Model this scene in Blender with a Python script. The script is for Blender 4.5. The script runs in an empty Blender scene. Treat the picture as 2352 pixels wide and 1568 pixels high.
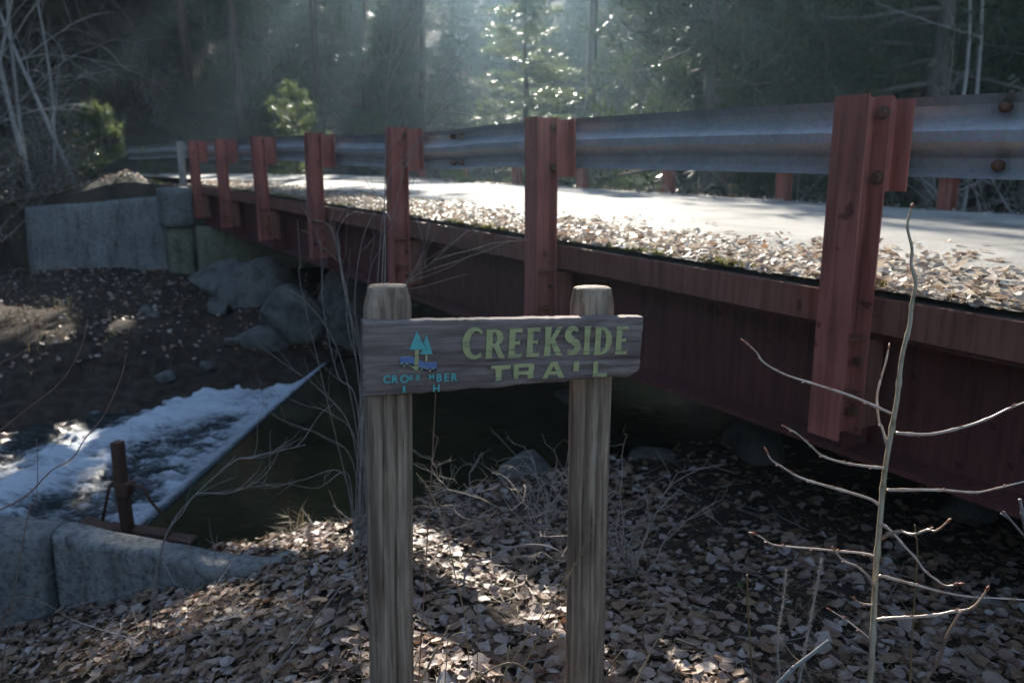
import bpy, math, random
import numpy as np
from mathutils import Vector, Matrix, Euler, noise as mnoise

sc = bpy.context.scene
COL = sc.collection
R = math.radians
random.seed(7)
rng = np.random.default_rng(11)

# ------------------------------------------------------------------ camera
CAM = Vector((0, 0, 1.6))
PITCH = R(12.25)
FPX = 1804.0                       # focal length in pixels of a 2352 px wide frame
cam = bpy.data.cameras.new('camera')
cam.sensor_width = 23.6
cam.lens = 23.6 * FPX / 2352.0
cam.clip_start = 0.05
cam.clip_end = 2000
cam.dof.use_dof = True
cam.dof.focus_distance = 1.85
cam.dof.aperture_fstop = 2.6
camo = bpy.data.objects.new('camera', cam)
COL.objects.link(camo)
camo.location = CAM
camo.rotation_euler = (R(90) - PITCH, 0, 0)
sc.camera = camo

# ------------------------------------------------------------------ sky, sun, exposure
SUN_EL = R(23.6)
SUN_AZ = R(-5.0)                   # from +Y, negative to the left
w = bpy.data.worlds.new('World')
sc.world = w
w.use_nodes = True
nt = w.node_tree
bg = nt.nodes['Background']
sky = nt.nodes.new('ShaderNodeTexSky')
sky.sky_type = 'NISHITA'
sky.sun_disc = False
sky.sun_elevation = SUN_EL
sky.sun_rotation = SUN_AZ
sky.air_density = 1.0
sky.dust_density = 0.4
nt.links.new(sky.outputs[0], bg.inputs[0])
bg.inputs[1].default_value = 0.09
sun = bpy.data.lights.new('sun', 'SUN')
sun.energy = 5.0
sun.angle = R(0.53)
sun.color = (1.0, 0.93, 0.82)
suno = bpy.data.objects.new('sun', sun)
COL.objects.link(suno)
sdir = Vector((math.sin(SUN_AZ) * math.cos(SUN_EL), math.cos(SUN_AZ) * math.cos(SUN_EL), math.sin(SUN_EL)))
suno.rotation_euler = sdir.to_track_quat('Z', 'Y').to_euler()
suno.location = (0, 0, 30)
sc.view_settings.view_transform = 'Standard'
sc.view_settings.look = 'None'
sc.view_settings.exposure = 1.9
sc.view_settings.gamma = 1.0
sc.render.engine = 'CYCLES'
sc.cycles.use_denoising = True
sc.cycles.max_bounces = 8
sc.cycles.sample_clamp_indirect = 4.0

# ------------------------------------------------------------------ helpers
def ray(px, py):
    a = (px - 1176) / FPX; b = (784 - py) / FPX
    c, s = math.cos(PITCH), math.sin(PITCH)
    return Vector((a, c + b * s, -s + b * c))
def at(px, py, Y):
    r = ray(px, py); return CAM + r * (Y / r.y)
def atz(px, py, z):
    r = ray(px, py); return CAM + r * ((z - CAM.z) / r.z)
def proj(p):
    x, y, z = p[0], p[1], p[2] - 1.6
    c, s = math.cos(PITCH), math.sin(PITCH)
    d = y * c - z * s
    return 1176 + FPX * x / d, 784 - FPX * (y * s + z * c) / d, d

def wl(o):
    v = Vector((0, 0, 0))
    while o is not None:
        v += o.location; o = o.parent
    return v

def tag(o, label=None, cat=None, group=None, kind=None):
    if label: o['label'] = label
    if cat: o['category'] = cat
    if group: o['group'] = group
    if kind: o['kind'] = kind
    return o
def empty(name, loc, label, cat, group=None):
    o = bpy.data.objects.new(name, None); COL.objects.link(o)
    o.location = loc; o.empty_display_size = 0.1
    return tag(o, label, cat, group)

class MB:
    def __init__(s): s.v = []; s.f = []
    def quad(s, a, b, c, d):
        i = len(s.v); s.v += [Vector(a), Vector(b), Vector(c), Vector(d)]; s.f.append((i, i+1, i+2, i+3))
    def tri(s, a, b, c):
        i = len(s.v); s.v += [Vector(a), Vector(b), Vector(c)]; s.f.append((i, i+1, i+2))
    def hexa(s, p):           # 8 corners: bottom 4 ccw, top 4 ccw
        i = len(s.v); s.v += [Vector(q) for q in p]
        for f in ((3,2,1,0),(4,5,6,7),(0,1,5,4),(1,2,6,5),(2,3,7,6),(3,0,4,7)):
            s.f.append(tuple(i+k for k in f))
    def box(s, lo, hi, fn=None):
        (a,b,c),(d,e,f) = lo, hi
        p = [(a,b,c),(d,b,c),(d,e,c),(a,e,c),(a,b,f),(d,b,f),(d,e,f),(a,e,f)]
        s.hexa([fn(*q) for q in p] if fn else p)
    def tube(s, pts, rad, n=6, cap=True):
        pts = [Vector(p) for p in pts]
        if not hasattr(rad, '__len__'): rad = [rad]*len(pts)
        i0 = len(s.v); prev = None
        for k, p in enumerate(pts):
            t = (pts[min(k+1, len(pts)-1)] - pts[max(k-1, 0)])
            if t.length < 1e-9: t = Vector((0,0,1))
            t.normalize()
            if prev is None:
                u = t.cross(Vector((0,1,0)) if abs(t.y) < .9 else Vector((1,0,0))).normalized()
            else:
                u = (prev - t*prev.dot(t)); u = u.normalized() if u.length > 1e-6 else t.orthogonal().normalized()
            prev = u; v = t.cross(u)
            for j in range(n):
                a = 2*math.pi*j/n
                s.v.append(p + (u*math.cos(a) + v*math.sin(a))*rad[k])
        for k in range(len(pts)-1):
            for j in range(n):
                a = i0+k*n+j; b = i0+k*n+(j+1)%n
                s.f.append((a, b, b+n, a+n))
        if cap:
            s.f.append(tuple(i0+j for j in reversed(range(n))))
            e = i0+(len(pts)-1)*n
            s.f.append(tuple(e+j for j in range(n)))
    def build(s, name, mat, parent=None, smooth=False, origin=None):
        off = wl(parent) if parent else Vector((0,0,0))
        o0 = Vector(origin) if origin is not None else None
        base = o0 if o0 is not None else off
        me = bpy.data.meshes.new(name)
        me.from_pydata([tuple(v - base) for v in s.v], [], s.f)
        if smooth: me.polygons.foreach_set('use_smooth', [True]*len(me.polygons))
        me.update()
        o = bpy.data.objects.new(name, me); COL.objects.link(o)
        if mat: me.materials.append(mat)
        if parent:
            o.parent = parent
        o.location = (base - off)
        return o

def np_mesh(name, V, Fc, mat, parent=None, smooth=False):
    me = bpy.data.meshes.new(name)
    off = wl(parent) if parent else Vector((0,0,0))
    V = np.asarray(V, dtype=np.float32) - np.array(off, dtype=np.float32)
    Fc = np.asarray(Fc, dtype=np.int32)
    k = Fc.shape[1]
    me.vertices.add(len(V)); me.vertices.foreach_set('co', V.ravel())
    me.loops.add(Fc.size); me.loops.foreach_set('vertex_index', Fc.ravel())
    me.polygons.add(len(Fc))
    me.polygons.foreach_set('loop_start', np.arange(0, Fc.size, k, dtype=np.int32))
    me.polygons.foreach_set('loop_total', np.full(len(Fc), k, dtype=np.int32))
    me.update(calc_edges=True)
    if smooth: me.polygons.foreach_set('use_smooth', np.ones(len(Fc), dtype=bool))
    me.validate()
    o = bpy.data.objects.new(name, me); COL.objects.link(o)
    if mat: me.materials.append(mat)
    if parent: o.parent = parent
    return o

def bevel(o, wd=0.004, seg=1):
    m = o.modifiers.new('bevel', 'BEVEL'); m.width = wd; m.segments = seg; m.limit_method = 'ANGLE'
    return o

def lerp(a, b, t): return a + (b-a)*t
def smooth(a, b, x):
    t = min(1, max(0, (x-a)/(b-a))); return t*t*(3-2*t)
def nz(x, y, z=0.0): return mnoise.noise(Vector((x, y, z)))
def fbm(x, y, z=0.0, o=4):
    return mnoise.fractal(Vector((x, y, z)), 1.0, 2.0, o)

# ------------------------------------------------------------------ materials
MATS = {}
def mat(name):
    m = bpy.data.materials.new(name); m.use_nodes = True
    MATS[name] = m
    return m, m.node_tree, m.node_tree.nodes['Principled BSDF']
def N(t, kind, **kw):
    n = t.nodes.new(kind)
    for k, v in kw.items(): setattr(n, k, v)
    return n
def ramp(t, stops):
    n = t.nodes.new('ShaderNodeValToRGB')
    els = n.color_ramp.elements
    while len(els) > 1: els.remove(els[-1])
    els[0].position = stops[0][0]; els[0].color = (*stops[0][1], 1)
    for p, c in stops[1:]:
        e = els.new(p); e.color = (*c, 1)
    return n
def coords(t, scale=(1,1,1), space='Object', rot=(0,0,0)):
    c = N(t, 'ShaderNodeTexCoord'); m = N(t, 'ShaderNodeMapping')
    m.inputs['Scale'].default_value = scale; m.inputs['Rotation'].default_value = rot
    if space == 'World':
        g = N(t, 'ShaderNodeNewGeometry'); t.links.new(g.outputs['Position'], m.inputs[0])
    else: t.links.new(c.outputs[space], m.inputs[0])
    return m
def noise_tex(t, vec, scale, detail=6, rough=.6, dist=0):
    n = N(t, 'ShaderNodeTexNoise')
    n.inputs['Scale'].default_value = scale; n.inputs['Detail'].default_value = detail
    n.inputs['Roughness'].default_value = rough; n.inputs['Distortion'].default_value = dist
    t.links.new(vec.outputs[0], n.inputs['Vector'])
    return n
def bump(t, src, bsdf, strength=.5, dist=.01):
    b = N(t, 'ShaderNodeBump'); b.inputs['Strength'].default_value = strength; b.inputs['Distance'].default_value = dist
    t.links.new(src, b.inputs['Height']); t.links.new(b.outputs[0], bsdf.inputs['Normal'])
    return b
def mixc(t, fac, a, b):
    m = N(t, 'ShaderNodeMix', data_type='RGBA')
    for i, x in ((6, a), (7, b)):
        if hasattr(x, 'links') or hasattr(x, 'is_linked'): t.links.new(x, m.inputs[i])
        else: m.inputs[i].default_value = (*x, 1)
    if hasattr(fac, 'is_linked'): t.links.new(fac, m.inputs[0])
    else: m.inputs[0].default_value = fac
    return m.outputs[2]
def noise_mat(name, stops, scale, rough=.8, bscale=None, bstr=.4, bdist=.01, space='World', stretch=(1,1,1), metallic=0, spec=.5, detail=8, dist=0):
    m, t, b = mat(name)
    c = coords(t, stretch, space)
    n = noise_tex(t, c, scale, detail, .62, dist)
    r = ramp(t, stops); t.links.new(n.outputs[0], r.inputs[0]); t.links.new(r.outputs[0], b.inputs['Base Color'])
    b.inputs['Roughness'].default_value = rough; b.inputs['Metallic'].default_value = metallic
    b.inputs['Specular IOR Level'].default_value = spec
    n2 = noise_tex(t, c, bscale or scale*3, 8, .65)
    bump(t, n2.outputs[0], b, bstr, bdist)
    return m

# painted red-brown steel with rust and chips
def steel_paint(name, base, rust=.35):
    m, t, b = mat(name)
    c = coords(t, (1,1,1), 'World'); cs = coords(t, (3,3,.7), 'World')
    n1 = noise_tex(t, c, 2.2, 6, .6); n2 = noise_tex(t, cs, 9, 8, .7)
    r1 = ramp(t, [(.3, tuple(x*.72 for x in base)), (.7, tuple(x*1.2 for x in base))])
    t.links.new(n1.outputs[0], r1.inputs[0])
    r2 = ramp(t, [(.60, (0,0,0)), (.72, (1,1,1))]); t.links.new(n2.outputs[0], r2.inputs[0])
    mm = N(t, 'ShaderNodeMath', operation='MULTIPLY'); t.links.new(r2.outputs[0], mm.inputs[0]); mm.inputs[1].default_value = rust
    cc = mixc(t, mm.outputs[0], r1.outputs[0], (.17, .066, .026))
    cd = coords(t, (7,7,.45), 'World'); n4 = noise_tex(t, cd, 4, 6, .65)
    r4 = ramp(t, [(.38, (.55,.52,.5)), (.55, (1,1,1)), (.72, (1.0,.96,.94))]); t.links.new(n4.outputs[0], r4.inputs[0])
    n5 = noise_tex(t, c, 11, 4, .5); r5 = ramp(t, [(.66, (1,1,1)), (.70, (.35,.3,.28))]); t.links.new(n5.outputs[0], r5.inputs[0])
    for rr_ in (r4, r5):
        mq = N(t, 'ShaderNodeMix', data_type='RGBA', blend_type='MULTIPLY'); mq.inputs[0].default_value = .85
        t.links.new(cc, mq.inputs[6]); t.links.new(rr_.outputs[0], mq.inputs[7]); cc = mq.outputs[2]
    t.links.new(cc, b.inputs['Base Color'])
    b.inputs['Roughness'].default_value = .62; b.inputs['Specular IOR Level'].default_value = .3
    n3 = noise_tex(t, c, 60, 5, .6); bump(t, n3.outputs[0], b, .15, .003)
    return m
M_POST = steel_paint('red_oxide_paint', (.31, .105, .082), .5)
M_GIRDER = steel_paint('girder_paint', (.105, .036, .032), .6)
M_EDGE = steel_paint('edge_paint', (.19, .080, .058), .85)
M_BOLT = noise_mat('bolt_steel', [(.3, (.06,.03,.02)), (.7, (.14,.06,.03))], 30, .75)
M_RUST = noise_mat('rust', [(.3, (.035,.018,.012)), (.55, (.075,.032,.018)), (.75, (.025,.015,.012))], 14, .9, 60, .6, .004)

# galvanised rail
m, t, b = mat('galvanised_steel')
c = coords(t, (1,1,1), 'World')
n1 = noise_tex(t, c, 3.5, 8, .65); v1 = N(t, 'ShaderNodeTexVoronoi'); v1.inputs['Scale'].default_value = 55
t.links.new(c.outputs[0], v1.inputs['Vector'])
r1 = ramp(t, [(.3, (.27,.28,.29)), (.6, (.40,.41,.43)), (.8, (.33,.31,.29))]); t.links.new(n1.outputs[0], r1.inputs[0])
cc = mixc(t, .12, r1.outputs[0], v1.outputs['Color']); 
hs = N(t, 'ShaderNodeHueSaturation'); hs.inputs['Saturation'].default_value = .5; t.links.new(cc, hs.inputs['Color'])
t.links.new(hs.outputs[0], b.inputs['Base Color'])
b.inputs['Metallic'].default_value = .55; b.inputs['Roughness'].default_value = .5
n3 = noise_tex(t, c, 22, 6, .6); bump(t, n3.outputs[0], b, .12, .004)
M_GALV = m

# concrete
def concrete(name, a, bb, stain=(.10,.09,.07)):
    m, t, b = mat(name)
    c = coords(t, (1,1,1), 'World'); cs = coords(t, (2.2,2.2,.5), 'World')
    n1 = noise_tex(t, c, 1.6, 8, .65); n2 = noise_tex(t, cs, 2.6, 7, .7); n3 = noise_tex(t, c, 28, 8, .7)
    r1 = ramp(t, [(.3, a), (.7, bb)]); t.links.new(n1.outputs[0], r1.inputs[0])
    r2 = ramp(t, [(.5, (0,0,0)), (.68, (.8,.8,.8))]); t.links.new(n2.outputs[0], r2.inputs[0])
    cc = mixc(t, r2.outputs[0], r1.outputs[0], stain)
    r3 = ramp(t, [(.36, (.42,.41,.40)), (.5, (.95,.95,.95)), (.64, (1.15,1.14,1.12))]); t.links.new(n3.outputs[0], r3.inputs[0])
    mm = N(t, 'ShaderNodeMix', data_type='RGBA', blend_type='MULTIPLY'); mm.inputs[0].default_value = 1
    t.links.new(cc, mm.inputs[6]); t.links.new(r3.outputs[0], mm.inputs[7])
    t.links.new(mm.outputs[2], b.inputs['Base Color'])
    b.inputs['Roughness'].default_value = .92; b.inputs['Specular IOR Level'].default_value = .2
    bump(t, n3.outputs[0], b, .9, .02)
    return m
M_CONC = concrete('concrete', (.15,.148,.14), (.25,.245,.235), (.07,.065,.055))
M_CONC_D = concrete('old_concrete', (.12,.12,.115), (.20,.198,.19), (.065,.062,.052))
M_CONC_MOSS = concrete('mossy_concrete', (.12,.115,.08), (.19,.18,.13), (.06,.065,.04))
M_ROCK = noise_mat('granite', [(.3, (.035,.033,.03)), (.45, (.085,.08,.072)), (.58, (.13,.122,.11)), (.66, (.075,.072,.05)), (.78, (.05,.048,.044))], 4.5, .9, 18, 1.0, .05, detail=12)

# soil and forest floor
M_SOIL = noise_mat('soil', [(.3, (.022,.016,.012)), (.5, (.045,.032,.024)), (.7, (.075,.056,.041))], 6, .95, 25, .8, .03, spec=.1)
M_HILL = noise_mat('forest_floor', [(.3, (.022,.019,.014)), (.5, (.045,.036,.026)), (.68, (.07,.055,.038)), (.8, (.035,.04,.022))], 1.3, .95, 9, .8, .08, spec=.1)
M_ROAD = noise_mat('gravelly_asphalt', [(.30, (.10,.095,.088)), (.42, (.20,.19,.17)), (.55, (.27,.255,.23)), (.72, (.34,.32,.29))], 1.1, .85, 60, .8, .012, spec=.25, detail=12, dist=.6)

# leaves: every leaf its own tint
def leaf_mat(name, stops, transl=.25, isl=True, rough=.6, spec=.35):
    m, t, b = mat(name)
    g = N(t, 'ShaderNodeNewGeometry'); oi = N(t, 'ShaderNodeObjectInfo')
    ad = N(t, 'ShaderNodeMath', operation='ADD'); fr = N(t, 'ShaderNodeMath', operation='FRACT')
    t.links.new(g.outputs['Random Per Island'], ad.inputs[0]); t.links.new(oi.outputs['Random'], ad.inputs[1]); t.links.new(ad.outputs[0], fr.inputs[0])
    r = ramp(t, stops); t.links.new(fr.outputs[0], r.inputs[0])
    c = coords(t, (1,1,1), 'World'); n = noise_tex(t, c, 45, 5, .6)
    r2 = ramp(t, [(.3, (.65,.62,.6)), (.7, (1.0,1.0,1.0))]); t.links.new(n.outputs[0], r2.inputs[0])
    mm = N(t, 'ShaderNodeMix', data_type='RGBA', blend_type='MULTIPLY'); mm.inputs[0].default_value = .8
    t.links.new(r.outputs[0], mm.inputs[6]); t.links.new(r2.outputs[0], mm.inputs[7])
    t.links.new(mm.outputs[2], b.inputs['Base Color']); b.inputs['Roughness'].default_value = rough
    b.inputs['Specular IOR Level'].default_value = spec
    tr = N(t, 'ShaderNodeBsdfTranslucent'); t.links.new(mm.outputs[2], tr.inputs[0])
    mx = N(t, 'ShaderNodeMixShader'); mx.inputs[0].default_value = transl
    t.links.new(b.outputs[0], mx.inputs[1]); t.links.new(tr.outputs[0], mx.inputs[2])
    t.links.new(mx.outputs[0], t.nodes['Material Output'].inputs[0])
    return m
LEAF_STOPS = [(0, (.15,.075,.045)), (.14, (.27,.18,.125)), (.28, (.35,.27,.23)), (.42, (.28,.18,.115)), (.55, (.17,.085,.05)), (.66, (.33,.25,.215)), (.78, (.44,.37,.33)), (.86, (.22,.13,.075)), (1, (.31,.20,.12))]
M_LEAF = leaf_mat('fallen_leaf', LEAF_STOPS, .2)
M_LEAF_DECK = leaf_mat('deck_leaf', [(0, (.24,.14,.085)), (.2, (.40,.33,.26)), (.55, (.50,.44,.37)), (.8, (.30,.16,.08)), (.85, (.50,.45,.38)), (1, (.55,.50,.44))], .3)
M_NEEDLE = leaf_mat('pine_needle', [(0, (.030,.048,.022)), (.5, (.048,.072,.030)), (1, (.070,.090,.038))], .4, rough=.36, spec=.6)
M_NEEDLE_LIT = leaf_mat('young_and_sunlit_needle', [(0, (.075,.11,.040)), (.5, (.115,.155,.058)), (1, (.16,.19,.085))], .55, rough=.32, spec=.8)  # sunlight put into the colour: brightened so the tall pine's boughs look backlit
M_BRUSH = leaf_mat('brush_leaf', [(0, (.06,.048,.03)), (.4, (.10,.08,.05)), (.7, (.07,.08,.038)), (1, (.14,.11,.07))], .35)
M_GRASS = leaf_mat('dry_grass', [(0, (.20,.14,.075)), (.5, (.31,.23,.13)), (1, (.40,.32,.20))], .3)
M_MOSS = leaf_mat('moss', [(0, (.10,.11,.02)), (.5, (.17,.18,.03)), (1, (.22,.22,.05))], .3)
M_GREEN = leaf_mat('green_sprig', [(0, (.08,.22,.03)), (1, (.12,.30,.05))], .4)
M_BARK_P = noise_mat('ponderosa_bark', [(.3, (.02,.014,.012)), (.5, (.055,.034,.026)), (.7, (.09,.055,.04))], 5, .9, 12, .9, .05, stretch=(1,1,.3))
M_BARK = noise_mat('bark', [(.3, (.05,.042,.035)), (.7, (.13,.11,.095))], 8, .9, 20, .7, .02, stretch=(1,1,.3))
M_ASPEN = noise_mat('pale_bark', [(.3, (.13,.125,.115)), (.5, (.24,.225,.21)), (.72, (.10,.095,.09))], 7, .8, 20, .4, .01, stretch=(1,1,.6))
M_TWIG = noise_mat('grey_twig', [(.3, (.13,.105,.095)), (.7, (.26,.22,.20))], 25, .75, 80, .4, .003)
M_TWIG_BR = noise_mat('brown_twig', [(.3, (.12,.065,.045)), (.7, (.24,.15,.10))], 25, .7, 80, .4, .003)
M_SAP = noise_mat('sapling_bark', [(.3, (.17,.12,.065)), (.45, (.36,.29,.19)), (.6, (.42,.35,.25)), (.75, (.24,.13,.08))], 40, .42, 150, .5, .003, stretch=(1,1,.5))
M_SAPB = noise_mat('sapling_branch_bark', [(.3, (.30,.17,.11)), (.6, (.48,.38,.30))], 30, .38, 120, .3, .002)
M_BUD = noise_mat('bud', [(.3, (.20,.05,.03)), (.7, (.34,.12,.06))], 60, .45)
M_FUZZ = noise_mat('dry_seed_stalk', [(.3, (.20,.16,.13)), (.7, (.34,.28,.23))], 60, .9)

# weathered wood
def wood(name, axis, tones, crack=.5):
    m, t, b = mat(name)
    st = {'x': (1.5, 26, 26), 'z': (26, 26, 1.2)}[axis]
    c = coords(t, st, 'Object'); cl = coords(t, (1.5,6,6) if axis == 'x' else (5,5,1), 'Object')
    n1 = noise_tex(t, c, 2.2, 9, .68, .5); n2 = noise_tex(t, cl, 3, 5, .6, .8); n3 = noise_tex(t, c, 6.5, 6, .7, .3)
    r1 = ramp(t, [(.25, tones[0]), (.45, tones[1]), (.62, tones[2]), (.8, tones[1])]); t.links.new(n1.outputs[0], r1.inputs[0])
    r2 = ramp(t, [(.35, (.62,.60,.60)), (.65, (1.1,1.08,1.05))]); t.links.new(n2.outputs[0], r2.inputs[0])
    mm = N(t, 'ShaderNodeMix', data_type='RGBA', blend_type='MULTIPLY'); mm.inputs[0].default_value = .85
    t.links.new(r1.outputs[0], mm.inputs[6]); t.links.new(r2.outputs[0], mm.inputs[7])
    r3 = ramp(t, [(.30, (.25,.23,.22)), (.42, (1,1,1))]); t.links.new(n3.outputs[0], r3.inputs[0])
    m2 = N(t, 'ShaderNodeMix', data_type='RGBA', blend_type='MULTIPLY'); m2.inputs[0].default_value = crack
    t.links.new(mm.outputs[2], m2.inputs[6]); t.links.new(r3.outputs[0], m2.inputs[7])
    t.links.new(m2.outputs[2], b.inputs['Base Color'])
    b.inputs['Roughness'].default_value = .85; b.inputs['Specular IOR Level'].default_value = .2
    bump(t, n1.outputs[0], b, .7, .006)
    return m
M_POSTWOOD = wood('post_wood', 'z', [(.066,.042,.028), (.215,.149,.103), (.37,.28,.203)], .95)
M_BOARD = wood('board_wood', 'x', [(.070,.048,.042), (.175,.130,.115), (.255,.20,.18)], .95)

# worn paint: the wood grain shows through
def paint(name, col, wear=.4):
    m, t, b = mat(name)
    c = coords(t, (3, 60, 60), 'Object'); n = noise_tex(t, c, 2.4, 8, .7, .4)
    r = ramp(t, [(.36, (0,0,0)), (.46, (1,1,1))]); t.links.new(n.outputs[0], r.inputs[0])
    c2 = coords(t, (8,8,8), 'Object'); n2 = noise_tex(t, c2, 4, 5, .6)
    r2 = ramp(t, [(.3, tuple(x*.75 for x in col)), (.7, col)]); t.links.new(n2.outputs[0], r2.inputs[0])
    mm = N(t, 'ShaderNodeMath', operation='MULTIPLY_ADD'); t.links.new(r.outputs[0], mm.inputs[0]); mm.inputs[1].default_value = wear; mm.inputs[2].default_value = 1-wear
    t.links.new(mixc(t, mm.outputs[0], (.11,.085,.08), r2.outputs[0]), b.inputs['Base Color'])
    b.inputs['Roughness'].default_value = .7
    bump(t, n.outputs[0], b, .4, .003)
    return m
M_YEL = paint('yellow_green_paint', (.40,.385,.165), .85)
M_TEAL = paint('teal_paint', (.10,.40,.38), .4)
M_BLUE = paint('blue_paint', (.15,.24,.48), .3)
M_DARKP = paint('dark_line_paint', (.03,.035,.05), .3)

# water
m, t, b = mat('pool_water')
c = coords(t, (1,1,1), 'World'); n1 = noise_tex(t, c, 1.1, 5, .55, .4); n2 = noise_tex(t, c, 7, 4, .5)
r1 = ramp(t, [(.35, (.020,.019,.010)), (.65, (.045,.040,.018))]); t.links.new(n1.outputs[0], r1.inputs[0])
t.links.new(r1.outputs[0], b.inputs['Base Color'])
b.inputs['Roughness'].default_value = .06; b.inputs['IOR'].default_value = 1.33
bump(t, n2.outputs[0], b, .10, .05)
M_POOL = m
# rushing water with foam where the surface breaks
m, t, b = mat('white_water')
at_ = N(t, 'ShaderNodeAttribute', attribute_name='foam')
c = coords(t, (1,1,1), 'World', (0,0,0)); cs = coords(t, (1.7,4.2,2), 'World', (0,0,R(18)))
n1 = noise_tex(t, cs, 3.4, 12, .75, 1.8); n2 = noise_tex(t, c, 16, 6, .6)
ma = N(t, 'ShaderNodeMath', operation='MULTIPLY_ADD'); t.links.new(n1.outputs[0], ma.inputs[0]); ma.inputs[1].default_value = 1.9
sb = N(t, 'ShaderNodeMath', operation='SUBTRACT'); t.links.new(at_.outputs['Fac'], sb.inputs[0]); sb.inputs[1].default_value = .80
t.links.new(sb.outputs[0], ma.inputs[2])
rf = ramp(t, [(.25, (0,0,0)), (.45, (.16,.16,.16)), (.68, (.62,.62,.62)), (.95, (1,1,1))]); t.links.new(ma.outputs[0], rf.inputs[0])
t.links.new(mixc(t, rf.outputs[0], (.025,.03,.03), (.66,.70,.76)), b.inputs['Base Color'])
rr = ramp(t, [(.0, (.1,.1,.1)), (1, (.8,.8,.8))]); t.links.new(rf.outputs[0], rr.inputs[0]); t.links.new(rr.outputs[0], b.inputs['Roughness'])
b.inputs['IOR'].default_value = 1.33
bump(t, n1.outputs[0], b, .8, .10)
M_FOAM = m

# ------------------------------------------------------------------ bridge frame
ANG = R(32.04)
D2 = Vector((-math.sin(ANG), math.cos(ANG), 0)); N2 = Vector((math.cos(ANG), math.sin(ANG), 0))
P0 = Vector((1.38, 3.21, 0)); SP = 2.25; GR = 0.018
def zdeck(t): return 1.12 + GR * max(-4.0, min(t, 18))
def BW(t, w, z): return P0 + D2*t + N2*w + Vector((0, 0, z))
def tw(x, y):
    q = Vector((x, y, 0)) - P0; return q.dot(D2), q.dot(N2)
T_FAR = 13.75; W_DECK = 6.0

# ------------------------------------------------------------------ terrain
NX = [-40, -14, -5, -2.6, -1.6, -.65, 1.0, 3, 14, 60]; NY = [-3, 3.4, 4.45, 4.7, 4.75, 5.0, 6.0, 7.5, 14.4, 43]
FX = [-40, -14, -6, -4, -2.45, 0, 3, 14, 60]; FY = [2.0, 7.4, 8.3, 9.6, 10.1, 11.6, 13.6, 20.8, 50]
def ground(x, y):
    t_, w_ = tw(x, y)
    yn = np.interp(x, NX, NY); yf = np.interp(x, FX, FY)
    bed = -1.35
    wob = .05*fbm(x*.9, y*.9, 3.1) + .02*fbm(x*4, y*4, 1.7)
    zn = -.02 - .10*max(0, y-2.2) - .31*max(0, -x-.55) - .03*max(0, 2-y)*0
    zn = max(zn, -.95 + .03*max(0, -x))
    if y < yn:
        dn = (yn-y)*.88
        z = min(zn, -.98 + .95*dn)
        # embankment up to the road at the near end of the bridge
        e = zdeck(t_) - .1 - max(0, -(w_+.4))*.65 - max(0, t_+3.4)*1.1 - max(0, w_-6.6)*.6
        z = max(z, e) if t_ < -1.5 else z
        z += wob
    elif y <= yf:
        u = min(y-yn, yf-y)
        z = -.98 - .37*smooth(0, 1.0, u) + wob
    else:
        df = (y-yf)*.85
        z = -.98 + .55*smooth(0, 1.2, df) + .035*df + 1.4*wob
        plateau = (y > 15.15) if x < -6.3 else (t_ > T_FAR+.1)
        zp = zdeck(t_) - .05
        if plateau and w_ < 7:
            z = zp + (.10*smooth(-.6, -1.6, w_) + .1*fbm(x*.6, y*.6)*smooth(-.3, -1.5, w_))
            z += .50*math.exp(-((x+7.3)/1.5)**2 - ((y-16.4)/.9)**2) * smooth(-.35, -.9, w_)
            z -= .45*smooth(-6.5, -9.2, x) * (1 - smooth(16, 20, y))
            if x < -9.4: z = lerp(z, -.35+.06*(y-12), smooth(-9.4, -12, x)*(1-smooth(17, 22, y)))
        elif x < -9.4:
            z = max(z, lerp(z, .9, smooth(12, 18, y)))
    # hillsides
    hill = .35 + (w_-7.5)*.30 if w_ > 7.5 else -9
    if hill > -5:
        if y < yn: dd = (yn-y)
        elif y > yf: dd = (y-yf)
        else: dd = 0
        v = max(smooth(.2, 4.0, dd), smooth(16, 28, w_))
        h2 = hill + .5*fbm(x*.15, y*.15, 7) + .12*fbm(x*.7, y*.7, 2)
        z = max(z, lerp(z, h2, v))
    if t_ > 30: z = z + (t_-30)*.30*smooth(-40, -2, w_ + (t_-30)*.6)
    if y > 22:
        sidel = max(0, -x - .20*y - 3); sider = max(0, x - .16*y - 5)
        z += min(sidel*.75, 26)*smooth(22, 40, y) + min(sider*.45, 20)*smooth(22, 40, y)
    if x < -13: z += min((-x-13)*.75, 30)*smooth(-13, -18, x)  # left hillside, raised to hold back sky light
    if y < -8: z += min((-y-8)*.22, 8)  # unseen rise behind the camera, added to cut sky light
    if w_ < -3 and y > 20: z += max(0, min(-w_-3, y-20))*.10
    return z

def grid(name, xs, ys, mat_, zf):
    nx, ny = len(xs), len(ys)
    V = np.empty((nx*ny, 3), np.float32)
    k = 0
    for y in ys:
        for x in xs:
            V[k] = (x, y, zf(x, y)); k += 1
    i = np.arange(ny-1)[:, None]*nx + np.arange(nx-1)[None, :]
    F = np.stack([i, i+1, i+nx+1, i+nx], -1).reshape(-1, 4)
    return np_mesh(name, V, F, mat_, None, True)
def var_axis(spans):
    out = []
    for a, b, n in spans: out += list(np.linspace(a, b, n, endpoint=False))
    return out + [spans[-1][1]]
def split_z(x, y):
    return ground(x, y)
XS = var_axis([(-160, -40, 16), (-40, -12, 28), (-12, -6, 30), (-6, 4, 84), (4, 16, 30), (16, 60, 26), (60, 160, 12)])
YS = var_axis([(-30, -4, 10), (-4, 1, 12), (1, 7, 60), (7, 16.5, 62), (16.5, 40, 40), (40, 130, 36)])
gr = grid('ground', XS, YS, None, split_z)
gr.data.materials.append(M_SOIL); gr.data.materials.append(M_HILL)
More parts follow.
